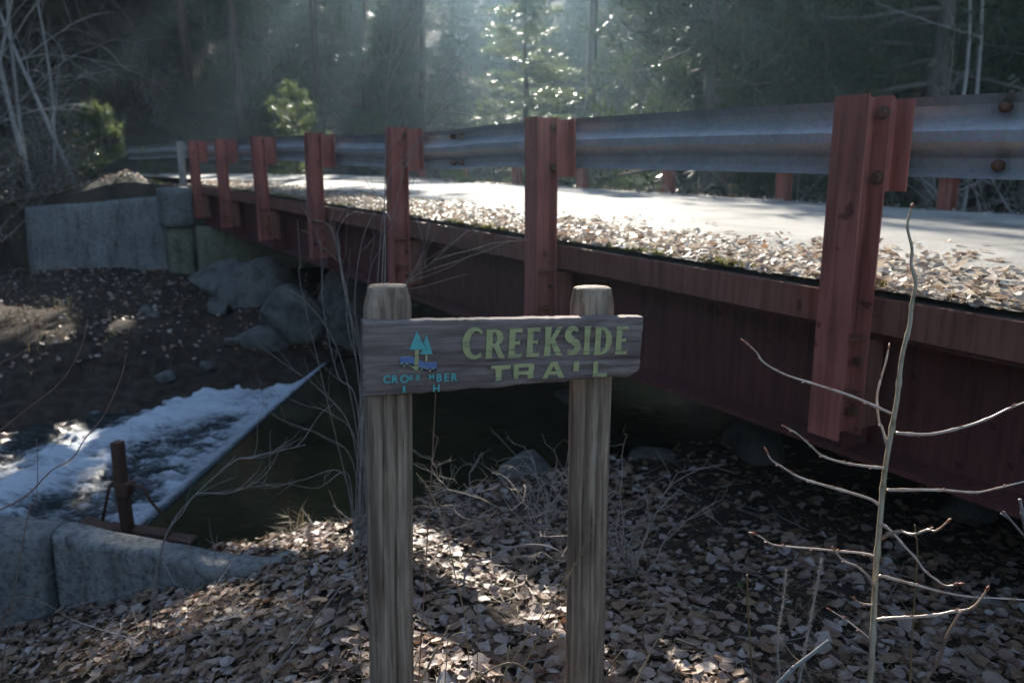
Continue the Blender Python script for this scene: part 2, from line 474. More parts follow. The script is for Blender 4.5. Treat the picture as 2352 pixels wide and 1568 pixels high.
cent = np.empty(len(gr.data.polygons)*3, np.float32); gr.data.polygons.foreach_get('center', cent); cent = cent.reshape(-1, 3)
gr.data.polygons.foreach_set('material_index', (cent[:, 1] > 15.0).astype(np.int32))
tag(gr, 'dark soil bank and wooded hillside sloping around the creek', 'ground', kind='structure')

# road beyond the far end and before the near end of the bridge
def road_sheet(name, t0, t1, label):
    mb = MB(); n = 14; m_ = 8; base = len(mb.v)
    for i in range(n+1):
        t_ = lerp(t0, t1, i/n); bend = -0.02*max(0, t_-16)**2
        for j in range(m_+1):
            w_ = lerp(.35, 5.65, j/m_)
            mb.v.append(BW(t_, w_+bend, zdeck(t_) + .02 + .05*math.sin(math.pi*j/m_)))
    for i in range(n):
        for j in range(m_):
            a = i*(m_+1)+j; mb.f.append((a, a+m_+1, a+m_+2, a+1))
    return tag(mb.build(name, M_ROAD, None, True), label, 'road', kind='structure')
road_sheet('road', T_FAR, 30, 'pale gravelly road running on past the far end of the bridge')
road_sheet('road', -16, -3.0, 'pale gravelly road leading up to the near end of the bridge')

# ------------------------------------------------------------------ creek
def crest_x(y): return lerp(-2.62, -2.45, (y-5.3)/4.5)
mb = MB(); ny_, nx_ = 40, 60
xs = np.linspace(0, 1, nx_+1)
for j in range(ny_+1):
    for i in range(nx_+1):
        v = j/ny_; yb = lerp(4.3, 11.5, v)
        x = lerp(crest_x(min(max(yb, 4.8), 10.4)), 12, xs[i]**1.3)
        y = lerp(np.interp(x, NX, NY)-.6, np.interp(x, FX, FY)+.6, v)
        if i == 0: x = crest_x(y)
        mb.v.append(Vector((x, y, -.90 + .004*nz(x*2, y*2))))
for j in range(ny_):
    for i in range(nx_):
        a = j*(nx_+1)+i; mb.f.append((a, a+1, a+nx_+2, a+nx_+1))
pool = mb.build('creek_pool', M_POOL, None, True)
tag(pool, 'still dark olive pool above the weir under the bridge', 'water', kind='structure')
# tumbling water below the crest
nx_, ny_ = 240, 200
V = []; foam = []
for j in range(ny_+1):
    for i in range(nx_+1):
        u = (i/nx_)**1.7*14.0; v = j/ny_
        y0_ = lerp(4.2, 10.2, v)
        x = crest_x(y0_) - .002 - u
        y = lerp(np.interp(x, NX, NY)-.5, np.interp(x, FX, FY)+.5, v) if u > .01 else y0_
        y = lerp(y0_, y, smooth(0, 1.5, u))
        rag = .45*nz(y*1.1, 1.0) + .22*nz(y*3.1, 5.0) + .10*nz(y*8, u*2)
        far = smooth(7.4, 9.2, y0_ + .5*rag)
        jc = 1.75 + rag - .5*far
        drop = -.895 - .17*smooth(0, .38, u) - .05*smooth(.4, 1.4, u) - .02*u
        jump = math.exp(-((u-jc)/.46)**2)
        turb = fbm(x*2.4, y*3.2, 2.0, 6); fine = fbm(x*8, y*10, 5.0, 5); ridge = 1-abs(2*nz(x*3.2+.4*turb, y*4.4, 8.0))
        wild = smooth(.12, .5, u)*(1-.7*smooth(2.6, 4, u))
        z = drop + jump*.07 + wild*(.055*turb + .030*fine + .035*ridge*(.4+jump)) 
        curtain = math.exp(-((u-.26-.06*fine)/.24)**2)
        f = .60*curtain + .62*jump + .40*far*math.exp(-((u-.7)/.9)**2) + .16*smooth(.3, .6, u) + wild*(.36*turb + .22*fine + .22*(ridge-.5))
        f -= .30*smooth(jc+.5, jc+1.3, u) + .25*smooth(3.2, 5, u)
        f -= .45*(1-smooth(.0, .07+.04*nz(y*6, 2), u))
        V.append((x, y, z)); foam.append(f)
i = np.arange(ny_)[:, None]*(nx_+1) + np.arange(nx_)[None, :]
F = np.stack([i, i+nx_+1, i+nx_+2, i+1], -1).reshape(-1, 4)
ww = np_mesh('creek_rapids', V, F, M_FOAM, None, True)
a = ww.data.attributes.new('foam', 'FLOAT', 'POINT'); a.data.foreach_set('value', np.array(foam, np.float32))
tag(ww, 'white rushing water tumbling down below the straight weir crest', 'water', kind='structure')
# weir sill
wt = empty('weir', (-2.5, 7.5, -1.3), 'straight dark weir sill the creek spills over', 'weir')
mb = MB()
for k in range(12):
    ya, yb = lerp(4.6, 10.3, k/12), lerp(4.6, 10.3, (k+1)/12)
    xa, xb = crest_x(ya), crest_x(yb)
    mb.hexa([(xa+.02,ya,-1.5),(xa+.30,ya,-1.5),(xb+.30,yb,-1.5),(xb+.02,yb,-1.5),(xa+.02,ya,-.93),(xa+.30,ya,-.93),(xb+.30,yb,-.93),(xb+.02,yb,-.93)])
mb.build('sill', M_CONC_MOSS, wt)

# ------------------------------------------------------------------ bridge
br = empty('bridge', BW(5, 3, .3), 'single span steel girder bridge with brown painted edge beams over the creek', 'bridge')
T0 = -3.2
def strip(mb, t0, t1, w0, w1, z0, z1, n=16, zo=0):
    for k in range(n):
        a, b_ = lerp(t0, t1, k/n), lerp(t0, t1, (k+1)/n)
        za, zb = zdeck(a), zdeck(b_)
        mb.hexa([BW(a,w0,za+z0), BW(b_,w0,zb+z0), BW(b_,w1,zb+z0), BW(a,w1,za+z0), BW(a,w0,za+z1), BW(b_,w0,zb+z1), BW(b_,w1,zb+z1), BW(a,w1,za+z1)])
mb = MB()   # deck with a light crown, thin grit on it
n, m_ = 60, 30
for i in range(n+1):
    t_ = lerp(T0, T_FAR, i/n)
    for j in range(m_+1):
        w_ = lerp(.13, 5.87, j/m_)
        mb.v.append(BW(t_, w_, zdeck(t_) + .0 + .05*math.sin(math.pi*j/m_) + .008*fbm(t_*1.2, w_*1.2)))
for i in range(n):
    for j in range(m_):
        a = i*(m_+1)+j; mb.f.append((a, a+m_+1, a+m_+2, a+1))
deck = mb.build('deck', M_ROAD, br, True)
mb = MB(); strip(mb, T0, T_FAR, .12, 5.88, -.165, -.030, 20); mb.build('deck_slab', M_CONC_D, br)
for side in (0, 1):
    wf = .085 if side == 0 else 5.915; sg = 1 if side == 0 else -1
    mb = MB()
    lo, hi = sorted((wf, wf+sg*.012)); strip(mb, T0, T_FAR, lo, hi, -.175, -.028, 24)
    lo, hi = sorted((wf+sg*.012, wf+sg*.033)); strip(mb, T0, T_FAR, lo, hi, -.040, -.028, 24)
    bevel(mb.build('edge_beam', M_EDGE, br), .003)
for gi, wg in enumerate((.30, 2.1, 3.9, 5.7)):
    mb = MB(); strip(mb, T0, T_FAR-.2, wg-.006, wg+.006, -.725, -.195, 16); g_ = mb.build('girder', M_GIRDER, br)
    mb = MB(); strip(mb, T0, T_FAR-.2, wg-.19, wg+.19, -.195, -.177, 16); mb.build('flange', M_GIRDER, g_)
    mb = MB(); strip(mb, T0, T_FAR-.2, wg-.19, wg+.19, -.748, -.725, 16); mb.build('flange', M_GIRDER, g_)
for k in range(-1, 7):
    t_ = SP*k; z0 = zdeck(t_)
    mb = MB(); mb.box((t_+.03, .115, z0-.722), (t_+.042, .292, z0-.198), BW); mb.build('stiffener', M_GIRDER, br)
# cross frames between the girders
for k in range(0, 6):
    t_ = 1.1+SP*k; z0 = zdeck(t_)
    mb = MB(); mb.box((t_, .31, z0-.60), (t_+.09, 5.69, z0-.52), BW); mb.build('cross_brace', M_GIRDER, br)

# ------------------------------------------------------------------ guardrails
def H_section(mb, c, wid, dep, z0, z1, ft=.009, wt_=.008, lean=0):
    # flanges face across the bridge, web between them; local t,w offsets round the origin
    def fn(t_, w_, z): return D2*t_ + N2*w_ + Vector((0, 0, z))
    w0, w1 = c-dep/2, c+dep/2
    mb.box((-wid/2, w0, z0), (wid/2, w0+ft, z1), fn)
    mb.box((-wid/2, w1-ft, z0), (wid/2, w1, z1), fn)
    mb.box((-wt_/2, w0+ft, z0), (wt_/2, w1-ft, z1-.003), fn)
def fnl(t_, w_, z): return D2*t_ + N2*w_ + Vector((0, 0, z))
def disc(mb, t_, w_, z, r, th, ax='w', n=8, flip=1):
    pts = [fnl(t_, w_, z), fnl(t_, w_+th*flip, z)] if ax == 'w' else [fnl(t_, w_, z), fnl(t_+th*flip, w_, z)]
    mb.tube(pts, [r, r*.92], n)
POST_H = .767
def mesh_of(mb, name, material):
    me = bpy.data.meshes.new(name); me.from_pydata([tuple(v) for v in mb.v], [], mb.f); me.materials.append(material); me.update(); return me
mb = MB(); H_section(mb, 0, .15, .155, -.62, POST_H); ME_POST = mesh_of(mb, 'post', M_POST)
mb = MB(); H_section(mb, .153, .15, .145, POST_H-.37, POST_H-.006); ME_BLOCK = mesh_of(mb, 'blockout', M_POST)
ME_BOLT = []
for zb in (POST_H-.065, POST_H-.315):
    mb = MB(); disc(mb, -.045, .0655, zb, .021, -.020); disc(mb, -.045, .0675, zb, .030, -.003); ME_BOLT.append(mesh_of(mb, 'bolt', M_BOLT))
for zb in (-.30, -.52):
    mb = MB(); disc(mb, -.045, .0655, zb, .021, -.020); ME_BOLT.append(mesh_of(mb, 'bolt', M_BOLT))
mb = MB(); mb.box((-.07, -.066, -.200), (.07, .066, -.190), fnl); mb.box((-.07, -.066, -.44), (.07, .066, -.43), fnl); mb.box((-.062, .080, -.60), (-.050, .20, -.21), fnl)
ME_BRACKET = mesh_of(mb, 'bracket', M_EDGE)
WPROF = [(.028,.311),(.040,.309),(.083,.278),(.083,.236),(.003,.178),(.003,.134),(.083,.076),(.083,.034),(.040,.002),(.028,0)]
def rail_piece(mb, ts, wf, sg, zoff, th=.004):
    # wf: w of the back plane, sg: direction to traffic
    i0 = len(mb.v); k = len(WPROF)
    for off in (0, th):
        for t_ in ts:
            bend = -0.02*max(0, t_-16)**2
            for (pw, pz) in WPROF:
                mb.v.append(BW(t_, wf + sg*(pw+off) + bend, zdeck(t_) + POST_H - .318 + pz + zoff(t_)))
    n_ = len(ts)
    for layer in (0, 1):
        b0 = i0 + layer*n_*k
        for a in range(n_-1):
            for c_ in range(k-1):
                q = (b0+a*k+c_, b0+a*k+c_+1, b0+(a+1)*k+c_+1, b0+(a+1)*k+c_)
                mb.f.append(q if layer else q[::-1])
    for c_ in (0, k-1):
        for a in range(n_-1):
            p = i0+a*k+c_; q = i0+(a+1)*k+c_; mb.f.append((p, q, q+n_*k, p+n_*k))
def zoff_near(t_):
    return .010*math.sin(t_*.9) - .022*smooth(3.3, 3.9, t_)*(1-smooth(5.5, 9, t_)) + .012*smooth(2.2, -1, t_)
def guardrail(side):
    near = side == 0
    wp = 0.0 if near else 6.0
    sg = 1 if near else -1
    g = empty('guardrail', BW(5, wp, 1.15), 'weathered galvanised guardrail on red brown steel posts along the bridge edge beside the sign' if near else 'galvanised guardrail on red brown posts along the forest side of the bridge', 'guardrail')
    gl = wl(g)
    wf = .226 if near else 6.0-.226
    # three lapped lengths of rail
    spl = [-3.6, -.42, 3.95, 12.6, 21] if near else [-4, 3.2, 11.8, 22]
    zo = zoff_near if near else (lambda t_: .008*math.sin(t_*.7))
    for a in range(len(spl)-1):
        ts = list(np.linspace(spl[a]-(.16 if a else 0), spl[a+1], max(6, int((spl[a+1]-spl[a])/.45))))
        mb = MB(); rail_piece(mb, ts, wf + sg*.0045*(a % 2), sg, zo)
        rl = mb.build('rail', M_GALV, g, False)
        if near or a < 2:
            # splice bolts on the back of the rail near the end of each length
            if a < len(spl)-2:
                for dt in (-.05, .09 if near else -.12):
                    for pz in (.262, .050):
                        t_ = spl[a+1]+dt-.06
                        p = BW(t_, wf + sg*.079, zdeck(t_)+POST_H-.318+pz+zo(t_))
                        mb = MB(); mb.tube([p, p - N2*sg*.030, p - N2*sg*.046], [.021, .021, .012], 8); mb.build('bolt', M_BOLT, rl, True)
    for k in range(-1, 7) if near else range(-1, 8):
        t_ = SP*k + (0 if near else .75); z0 = zdeck(t_)
        p = bpy.data.objects.new('post', ME_POST); COL.objects.link(p); p.parent = g
        p.location = BW(t_, wp, z0) - gl
        p.rotation_euler = (random.uniform(-.012,.012), random.uniform(-.012,.012), (0 if near else math.pi) + random.uniform(-.02,.02))
        if near and k in (0,): p.rotation_euler = (0, 0, 0)
        b_ = bpy.data.objects.new('blockout', ME_BLOCK); COL.objects.link(b_); b_.parent = p
        b_.rotation_euler = (0, random.uniform(-.02,.02), 0)
        if near:
            for me in ME_BOLT:
                o = bpy.data.objects.new('bolt', me); COL.objects.link(o); o.parent = p
            o = bpy.data.objects.new('bracket', ME_BRACKET); COL.objects.link(o); o.parent = p
    return g
guardrail(0); guardrail(1)
# pale marker post at the end of the rail
mk = empty('marker_post', BW(14.7, .02, 1.2), 'pale weathered timber marker post by the far end of the bridge rail', 'post')
mb = MB(); p = BW(14.75, .0, 0)
mb.box((-.06, -.05, 1.1), (.06, .05, 2.13), lambda a, b_, c_: Vector((p.x+a, p.y+b_, c_)))
bevel(mb.build('shaft', M_ASPEN, mk), .01)
mb = MB(); mb.box((-.066, -.056, 2.13), (.066, .056, 2.16), lambda a, b_, c_: Vector((p.x+a, p.y+b_, c_))); mb.build('cap', M_ASPEN, mk)

# ------------------------------------------------------------------ concrete works
def rough_block(name, mat_, parent, corners, seg=(10,6,8), amp=.02, seed=0, chip=0.0):
    """hexahedron cut into a fine skin whose surface is knocked about"""
    C = [Vector(c_) for c_ in corners]
    def P(u, v, w_):
        a = C[0].lerp(C[1], u); b_ = C[3].lerp(C[2], u); lo = a.lerp(b_, v)
        a = C[4].lerp(C[5], u); b_ = C[7].lerp(C[6], u); hi = a.lerp(b_, v)
        return lo.lerp(hi, w_)
    cen = P(.5, .5, .5)
    idx = {}; V = []; F = []
    def vert(i, j, k):
        key = (i, j, k)
        if key not in idx:
            p = P(i/seg[0], j/seg[1], k/seg[2])
            e = sum((i in (0, seg[0]), j in (0, seg[1]), k in (0, seg[2])))
            nrm = (p-cen).normalized()
            d = amp*fbm(p.x*2.5+seed, p.y*2.5, p.z*2.5, 5)
            if e >= 2: d -= amp*.5 + chip*max(0, nz(p.x*5+seed, p.y*5, p.z*5))
            idx[key] = len(V); V.append(p + nrm*d)
        return idx[key]
    a, b_, c_ = seg
    for i in range(a):
        for j in range(b_):
            F.append((vert(i,j,0), vert(i,j+1,0), vert(i+1,j+1,0), vert(i+1,j,0)))
            F.append((vert(i,j,c_), vert(i+1,j,c_), vert(i+1,j+1,c_), vert(i,j+1,c_)))
    for i in range(a):
        for k in range(c_):
            F.append((vert(i,0,k), vert(i+1,0,k), vert(i+1,0,k+1), vert(i,0,k+1)))
            F.append((vert(i,b_,k), vert(i,b_,k+1), vert(i+1,b_,k+1), vert(i+1,b_,k)))
    for j in range(b_):
        for k in range(c_):
            F.append((vert(0,j,k), vert(0,j,k+1), vert(0,j+1,k+1), vert(0,j+1,k)))
            F.append((vert(a,j,k), vert(a,j+1,k), vert(a,j+1,k+1), vert(a,j,k+1)))
    mb = MB(); mb.v = V; mb.f = F
    return mb.build(name, mat_, parent, True)
def hx(p0, p1, th, z0a, z0b, z1a, z1b, batter=0):
    """wall between two plan points, given thickness away from the camera"""
    p0 = Vector((*p0, 0)); p1 = Vector((*p1, 0)); d_ = (p1-p0).normalized(); nn = Vector((-d_.y, d_.x, 0))
    return [p0-nn*batter+Vector((0,0,z0a)), p1-nn*batter+Vector((0,0,z0b)), p1+nn*th+Vector((0,0,z0b)), p0+nn*th+Vector((0,0,z0a)),
            p0+Vector((0,0,z1a)), p1+Vector((0,0,z1b)), p1+nn*th+Vector((0,0,z1b)), p0+nn*th+Vector((0,0,z1a))]
# near training wall by the creek: a block and a longer length with a worn, rounded end
nw = empty('creek_wall', (-2.2, 4.0, -.8), 'low weathered concrete creek wall with a worn rounded end below the sign', 'wall')
pts = [atz(118, 1232, -.33), atz(210, 1247, -.335), atz(300, 1264, -.34), atz(400, 1282, -.345), atz(480, 1300, -.35), atz(560, 1308, -.355), atz(640, 1304, -.375), atz(700, 1296, -.42)]
path = []
for q in range(len(pts)-1):
    for k in range(14): path.append(pts[q].lerp(pts[q+1], k/14))
path.append(pts[-1])
prof_n = 16; mb = MB()
for k, p in enumerate(path):
    f = k/(len(path)-1); th = lerp(.20, .15, f)*(1+.10*nz(p.x*4, 3.3)); tz = p.z + .012*nz(p.x*6, 8.1) + .03*smooth(.78, .88, f)*(1-smooth(.92, 1, f))
    prof = [(0, -1.3), (0, -.75), (0, -.60), (-.004, -.50), (-.006, tz-.06), (-.003, tz-.022), (.012, tz-.004), (th*.3, tz+.004), (th*.55, tz+.002), (th*.8, tz-.002), (th-.012, tz-.006), (th, tz-.03), (th+.004, tz-.1), (th+.004, -.6), (th, -.8), (th, -1.3)]
    for (a, z) in prof:
        r_ = .022*fbm(p.x*5, a*9, z*5, 6) + .016*max(0, nz(p.x*11, a*20, z*11)) + .008*nz(p.x*30, a*40, z*30)
        edge = 1 if z > tz-.05 else .6
        mb.v.append(Vector((p.x - .1*a, p.y + a + r_*edge*(1 if a < th*.5 else -1), z + .6*r_*(1 if z > -.55 else 0))))
for k in range(len(path)-1):
    for a in range(prof_n-1):
        q = k*prof_n+a; mb.f.append((q, q+prof_n, q+prof_n+1, q+1))
mb.f.append(tuple(range(prof_n))); e0 = (len(path)-1)*prof_n; mb.f.append(tuple(reversed(range(e0, e0+prof_n))))
mb.build('wall_length', M_CONC, nw, True)
nb = empty('concrete_block', atz(30, 1390, -.8), 'squared end block of the creek wall left of an open joint', 'block')
p, r_ = atz(-120, 1226, -.31), atz(102, 1226, -.31)
rough_block('block', M_CONC_D, nb, hx((p.x, p.y-.03), (r_.x, r_.y-.03), .26, -1.45, -1.45, -.31, -.31, .06), (12, 5, 12), .02, 9, .04)
def boulder(name, cen, size, seed, mat_, label, rot=0, sq=.0, group=None, sub=4):
    import bmesh
    bm = bmesh.new(); bmesh.ops.create_icosphere(bm, subdivisions=sub, radius=1)
    cr, sr = math.cos(rot), math.sin(rot)
    rsb = np.random.RandomState(int(seed*10)+3); planes = []
    for _ in range(11):
        pn = Vector(rsb.normal(size=3)).normalized(); planes.append((pn, rsb.uniform(.50, .80)))
    for v in bm.verts:
        n_ = v.co.normalized()
        r = 1 + .30*mnoise.noise(n_*1.3 + Vector((seed, 0, 0))) + .10*mnoise.noise(n_*3.5 + Vector((0, seed, 0))) + .03*mnoise.noise(n_*9+Vector((0,0,seed)))
        q = n_*r
        for pn, pd in planes:
            e_ = q.dot(pn) - pd
            if e_ > 0: q = q - pn*e_*.93
        q += n_*(.025*mnoise.noise(n_*6+Vector((seed,seed,0))) + .012*mnoise.noise(n_*14+Vector((seed,0,seed))))
        if False: q = Vector([math.copysign(abs(x)**(1-sq), x) for x in q])
        q = Vector((q.x*size[0], q.y*size[1], q.z*size[2]))
        v.co = Vector((q.x*cr-q.y*sr, q.x*sr+q.y*cr, q.z))
    me = bpy.data.meshes.new(name); bm.to_mesh(me); bm.free(); me.materials.append(mat_)
    me.polygons.foreach_set('use_smooth', [True]*len(me.polygons))
    o = bpy.data.objects.new(name, me); COL.objects.link(o); o.location = cen
    return tag(o, label, 'rock' if 'lump' not in name else 'concrete', group)
e = atz(612, 1300, -.42)
boulder('concrete_lump', e + Vector((.0, .10, -.13)), (.20, .14, .17), 3.3, M_CONC, 'rounded broken lump of concrete at the end of the creek wall', -.25, .1)

# rusty gate stem and its frame by the weir
rg = empty('sluice_gate', atz(290, 1215, -.75), 'rusty iron sluice gate upright with bent side bars beside the weir', 'gate')
Yg = 4.95
def g_(zx, zy, dy=0): return at(zx*.3897, 957+zy*.3897, Yg+dy)
mb = MB(); P_ = [g_(692, 145), g_(715, 400), g_(755, 660)]
rough = []
ux = Vector((.033, -.008, 0)); uy = Vector((.008, .033, 0))
for (a, b_) in ((P_[0], P_[1]), (P_[1], P_[2])):
    mb.hexa([b_-ux-uy, b_+ux-uy, b_+ux+uy, b_-ux+uy, a-ux-uy, a+ux-uy, a+ux+uy, a-ux+uy])
bevel(mb.build('upright', M_RUST, rg), .006)
mb = MB(); q = g_(735, 420)
mb.hexa([g_(705,470)-uy*1.3, g_(768,470)-uy*1.3, g_(768,470)+uy*1.3, g_(705,470)+uy*1.3, g_(690,385)-uy*1.3, g_(778,385)-uy*1.3, g_(778,385)+uy*1.3, g_(690,385)+uy*1.3])
bevel(mb.build('clamp', M_RUST, rg), .008)
mb = MB(); mb.tube([g_(700,385), g_(665,388), g_(645,410), g_(630,480), g_(605,610)], .011, 6); mb.build('side_bar', M_RUST, rg, True)
mb = MB(); mb.tube([g_(765,400), g_(820,408), g_(850,425), g_(890,500), g_(930,545), g_(1005,630)], .011, 6); mb.build('side_bar', M_RUST, rg, True)
for (a, b_, th) in (((490,625), (660,675), .035), ((640,672), (1000,715), .045), ((560,660), (1150,742), .03)):
    A, B = g_(*a, .05), g_(*b_, .05)
    mb = MB(); up = Vector((0, 0, th)); dp = Vector((0, .06, 0))
    mb.hexa([A-up-dp, B-up-dp, B-up+dp, A-up+dp, A+up-dp, B+up-dp, B+up+dp, A+up+dp]); bevel(mb.build('base_beam', M_RUST, rg), .006)
# legs carry the frame down to the bed
mb = MB(); q = g_(755, 690); mb.tube([q, Vector((q.x, q.y, -1.4))], .035, 6); mb.build('footing_pipe', M_RUST, rg, True)

# far abutment and wing wall
ab = empty('abutment', BW(T_FAR, 3, -.4), 'stained concrete abutment carrying the far end of the bridge girders', 'abutment')
def blk(t0, t1, w0, w1, z0, z1):
    return [BW(t0,w0,z0), BW(t0,w1,z0), BW(t1,w1,z0), BW(t1,w0,z0), BW(t0,w0,z1), BW(t0,w1,z1), BW(t1,w1,z1), BW(t1,w0,z1)]
def fix(c_):  # orient so that bottom corners run counter-clockwise
    return [c_[0], c_[3], c_[2], c_[1], c_[4], c_[7], c_[6], c_[5]]
rough_block('seat_wall', M_CONC_MOSS, ab, blk(T_FAR-.55, T_FAR+.2, -.1, 6.1, -.55, zdeck(T_FAR)-.76), (6, 20, 6), .02, 2, .03)
rough_block('back_wall', M_CONC_D, ab, blk(T_FAR+.01, T_FAR+.3, -.15, 6.15, -.5, zdeck(T_FAR)-.02), (4, 20, 8), .012, 5, .03)
rough_block('cheek_block', M_CONC_D, ab, blk(T_FAR-.35, T_FAR+.25, -.62, -.10, zdeck(T_FAR)-.78, zdeck(T_FAR)-.06), (5, 5, 6), .02, 7, .03)
rough_block('cheek_footing', M_CONC_MOSS, ab, blk(T_FAR-.28, T_FAR+.22, -.55, -.11, -.6, zdeck(T_FAR)-.80), (5, 5, 6), .02, 8, .03)
ww_ = empty('wing_wall', (-7.7, 15.0, -.4), 'broad pale concrete wing wall leaning at the far bank', 'wall')
rough_block('wall_face', M_CONC_D, ww_, hx((-9.2, 15.0), (-6.28, 15.0), .45, -.55, -.5, .93, 1.16, .10), (18, 4, 12), .02, 4, .05)
fs = empty('footing_slab', (-7.2, 14.5, -.7), 'thin concrete footing slab jutting out under the wing wall', 'slab')
p, r_ = at(215, 672, 14.0), at(428, 672, 14.0)
rough_block('slab', M_CONC_D, fs, hx((p.x, 14.0), (r_.x, 14.0), .9, p.z-.02, r_.z-.0, p.z+.20, r_.z+.22), (12, 5, 3), .03, 6, .08)
# boulders under the far end
BL = [((595, 690), 11.9, (.75,.6,.62), 'tall pale granite boulder leaning at the far abutment'),
      ((520, 655), 12.6, (.55,.5,.42), 'rounded granite boulder tucked below the abutment seat'),
      ((690, 745), 10.9, (.80,.6,.55), 'large split granite boulder above the end of the white water'),
      ((790, 730), 10.9, (.62,.6,.70), 'dark boulder standing in the shade under the girders'),
      ((500, 740), 11.7, (.50,.45,.35), 'low mossy boulder on the far bank above the rapids'),
      ((620, 790), 10.6, (.45,.4,.28), 'small wet rock at the edge of the rapids'),
      ((880, 800), 11.2, (.7,.6,.5), 'shaded boulder at the back of the pool')]
for k, ((px, py), Y, sz, lab) in enumerate(BL):
    boulder('boulder', at(px, py, Y), sz, k*2.7+.5, M_ROCK, lab, k*.7, .15)
NB = [((1225, 1090), 4.85, (.24,.26,.26), 'grey upright rock on the bank between the sign posts'),
      ((1500, 1065), 5.0, (.36,.30,.20), 'broad flat topped rock under the near girder'),
      ((1740, 1010), 5.2, (.34,.30,.22), 'dark rounded rock in the shade below the girder'),
      ((1330, 905), 8.4, (.30,.26,.16), 'ochre stone lit at the edge of the pool'),  # added stone, stands in for a sunlit spot on the water
      ((2240, 1150), 3.9, (.18,.16,.10), 'small stone half buried in the soil under the bridge'),
      ((1905, 1190), 4.2, (.13,.12,.07), 'little stone on the bare soil under the girder')]
for k, ((px, py), Y, sz, lab) in enumerate(NB):
    boulder('rock', at(px, py, Y) - Vector((0, 0, .07)), sz, 20+k*1.9, M_ROCK, lab, k*1.1, .2)
for k in range(7):
    x = random.uniform(-6.5, -3.2); y = np.interp(x, FX, FY) + random.uniform(0, 2.5)
    s_ = random.uniform(.10, .24)
    boulder('cobble', (x, y, ground(x, y)+s_*.3), (s_, s_*.9, s_*.6), 50+k, M_ROCK, 'small cobble strewn on the shaded far bank of the creek', k, 0, 'cobbles on the far bank', 3)

# ------------------------------------------------------------------ trail sign
SL = Vector((-.285, 1.76, 0)); SR = Vector((.212, 1.965, 0))
sg_ = empty('trail_sign', (-.03, 1.86, -.05), 'weathered wooden trail sign with worn yellow lettering on two timber posts', 'sign')
def wood_post(base, top, rad, squareness, seed, crack_ang, dome):
    mb = MB(); n = 150; ring = []
    zs = list(np.linspace(base.z, top.z-.045, 46)) + [top.z-.03, top.z-.016, top.z-.004, top.z]
    ax = top - base
    for z in zs:
        f = (z-base.z)/(top.z-base.z)
        c_ = base + ax*f; c_.z = z
        sh = 1.0
        dz = top.z - z
        if dz < .045: sh = lerp(dome, 1.0, (dz/.045)**.8)
        for j in range(n):
            a = 2*math.pi*j/n
            ca, sa = math.cos(a), math.sin(a)
            sqr = 1/max(abs(ca), abs(sa)); r = rad*lerp(1, min(sqr, 1.16), squareness)
            r *= sh
            r += .0028*fbm(ca*3+seed, sa*3, z*1.2) + .0012*fbm(ca*14+seed, sa*14, z*2.0)
            for (ca_, wd, dp, z0, z1) in crack_ang:
                aw = ca_ + .05*math.sin(z*6+seed) + .03*nz(z*9, seed)
                d_ = abs((a-aw+math.pi) % (2*math.pi) - math.pi)
                fade = smooth(z0, z0+.1, z)*(1-smooth(z1-.1, z1, z))
                r -= dp*max(0, 1-d_/wd)*fade
            mb.v.append(Vector((c_.x + r*ca, c_.y + r*sa, z)))
    for k in range(len(zs)-1):
        for j in range(n):
            a = k*n+j; b_ = k*n+(j+1) % n; mb.f.append((a, b_, b_+n, a+n))
    c0 = len(mb.v); mb.v.append(top + Vector((0, 0, .002)))
    l = (len(zs)-1)*n
    for j in range(n): mb.f.append((l+j, l+(j+1) % n, c0))
    o = mb.build('post', M_POSTWOOD, sg_, True, origin=base)
    return o
wood_post(Vector((-.316, 1.765, -.25)), Vector((-.284, 1.77, 1.345)), .0525, .75, 1.3, [(-1.12, .055, .016, -.2, 1.22), (-1.72, .05, .008, .5, 1.34), (-.95, .05, .006, .2, .9), (-2.1, .05, .007, .0, .6), (-1.42, .045, .006, 1.0, 1.345)], .78)
wood_post(Vector((.203, 1.965, -.25)), Vector((.204, 1.968, 1.312)), .0535, .15, 6.7, [(-1.45, .05, .012, -.1, .8), (-1.9, .05, .009, .3, 1.30), (-1.2, .05, .009, .1, 1.1), (-1.62, .04, .007, .9, 1.312)], .84)

# board: local axes u (along), v (up), toward the camera
BL_, BR_ = at(835, 739, 1.672), at(1480, 728, 1.902)
Lb = (BR_-BL_).length; U = (BR_-BL_).normalized(); Hb = .163
Wn = U.cross(Vector((0, 0, 1))).normalized(); Vv = Wn.cross(U)*-1
if Vv.z < 0: Vv = -Vv
if Wn.y > 0: Wn = -Wn
BO = BL_ - Vv*Hb           # lower left front corner
BMX = Matrix((U, Vv, Wn)).transposed().to_4x4(); BMX.translation = BO
TH = .038
nu, nv = 150, 40
V = []; F = []
def edge_low(u):
    return .010*smooth(.18, .0, u/Lb) * 0 - .006*smooth(.45, .1, u/Lb) + .004*fbm(u*18, 2.2) + (.012*smooth(.95, 1.0, u/Lb)) + .012*smooth(.3, .9, u/Lb)
def edge_high(u): return Hb + .0012*fbm(u*30, 7.7) + .0016*nz(u*80, 4.1)
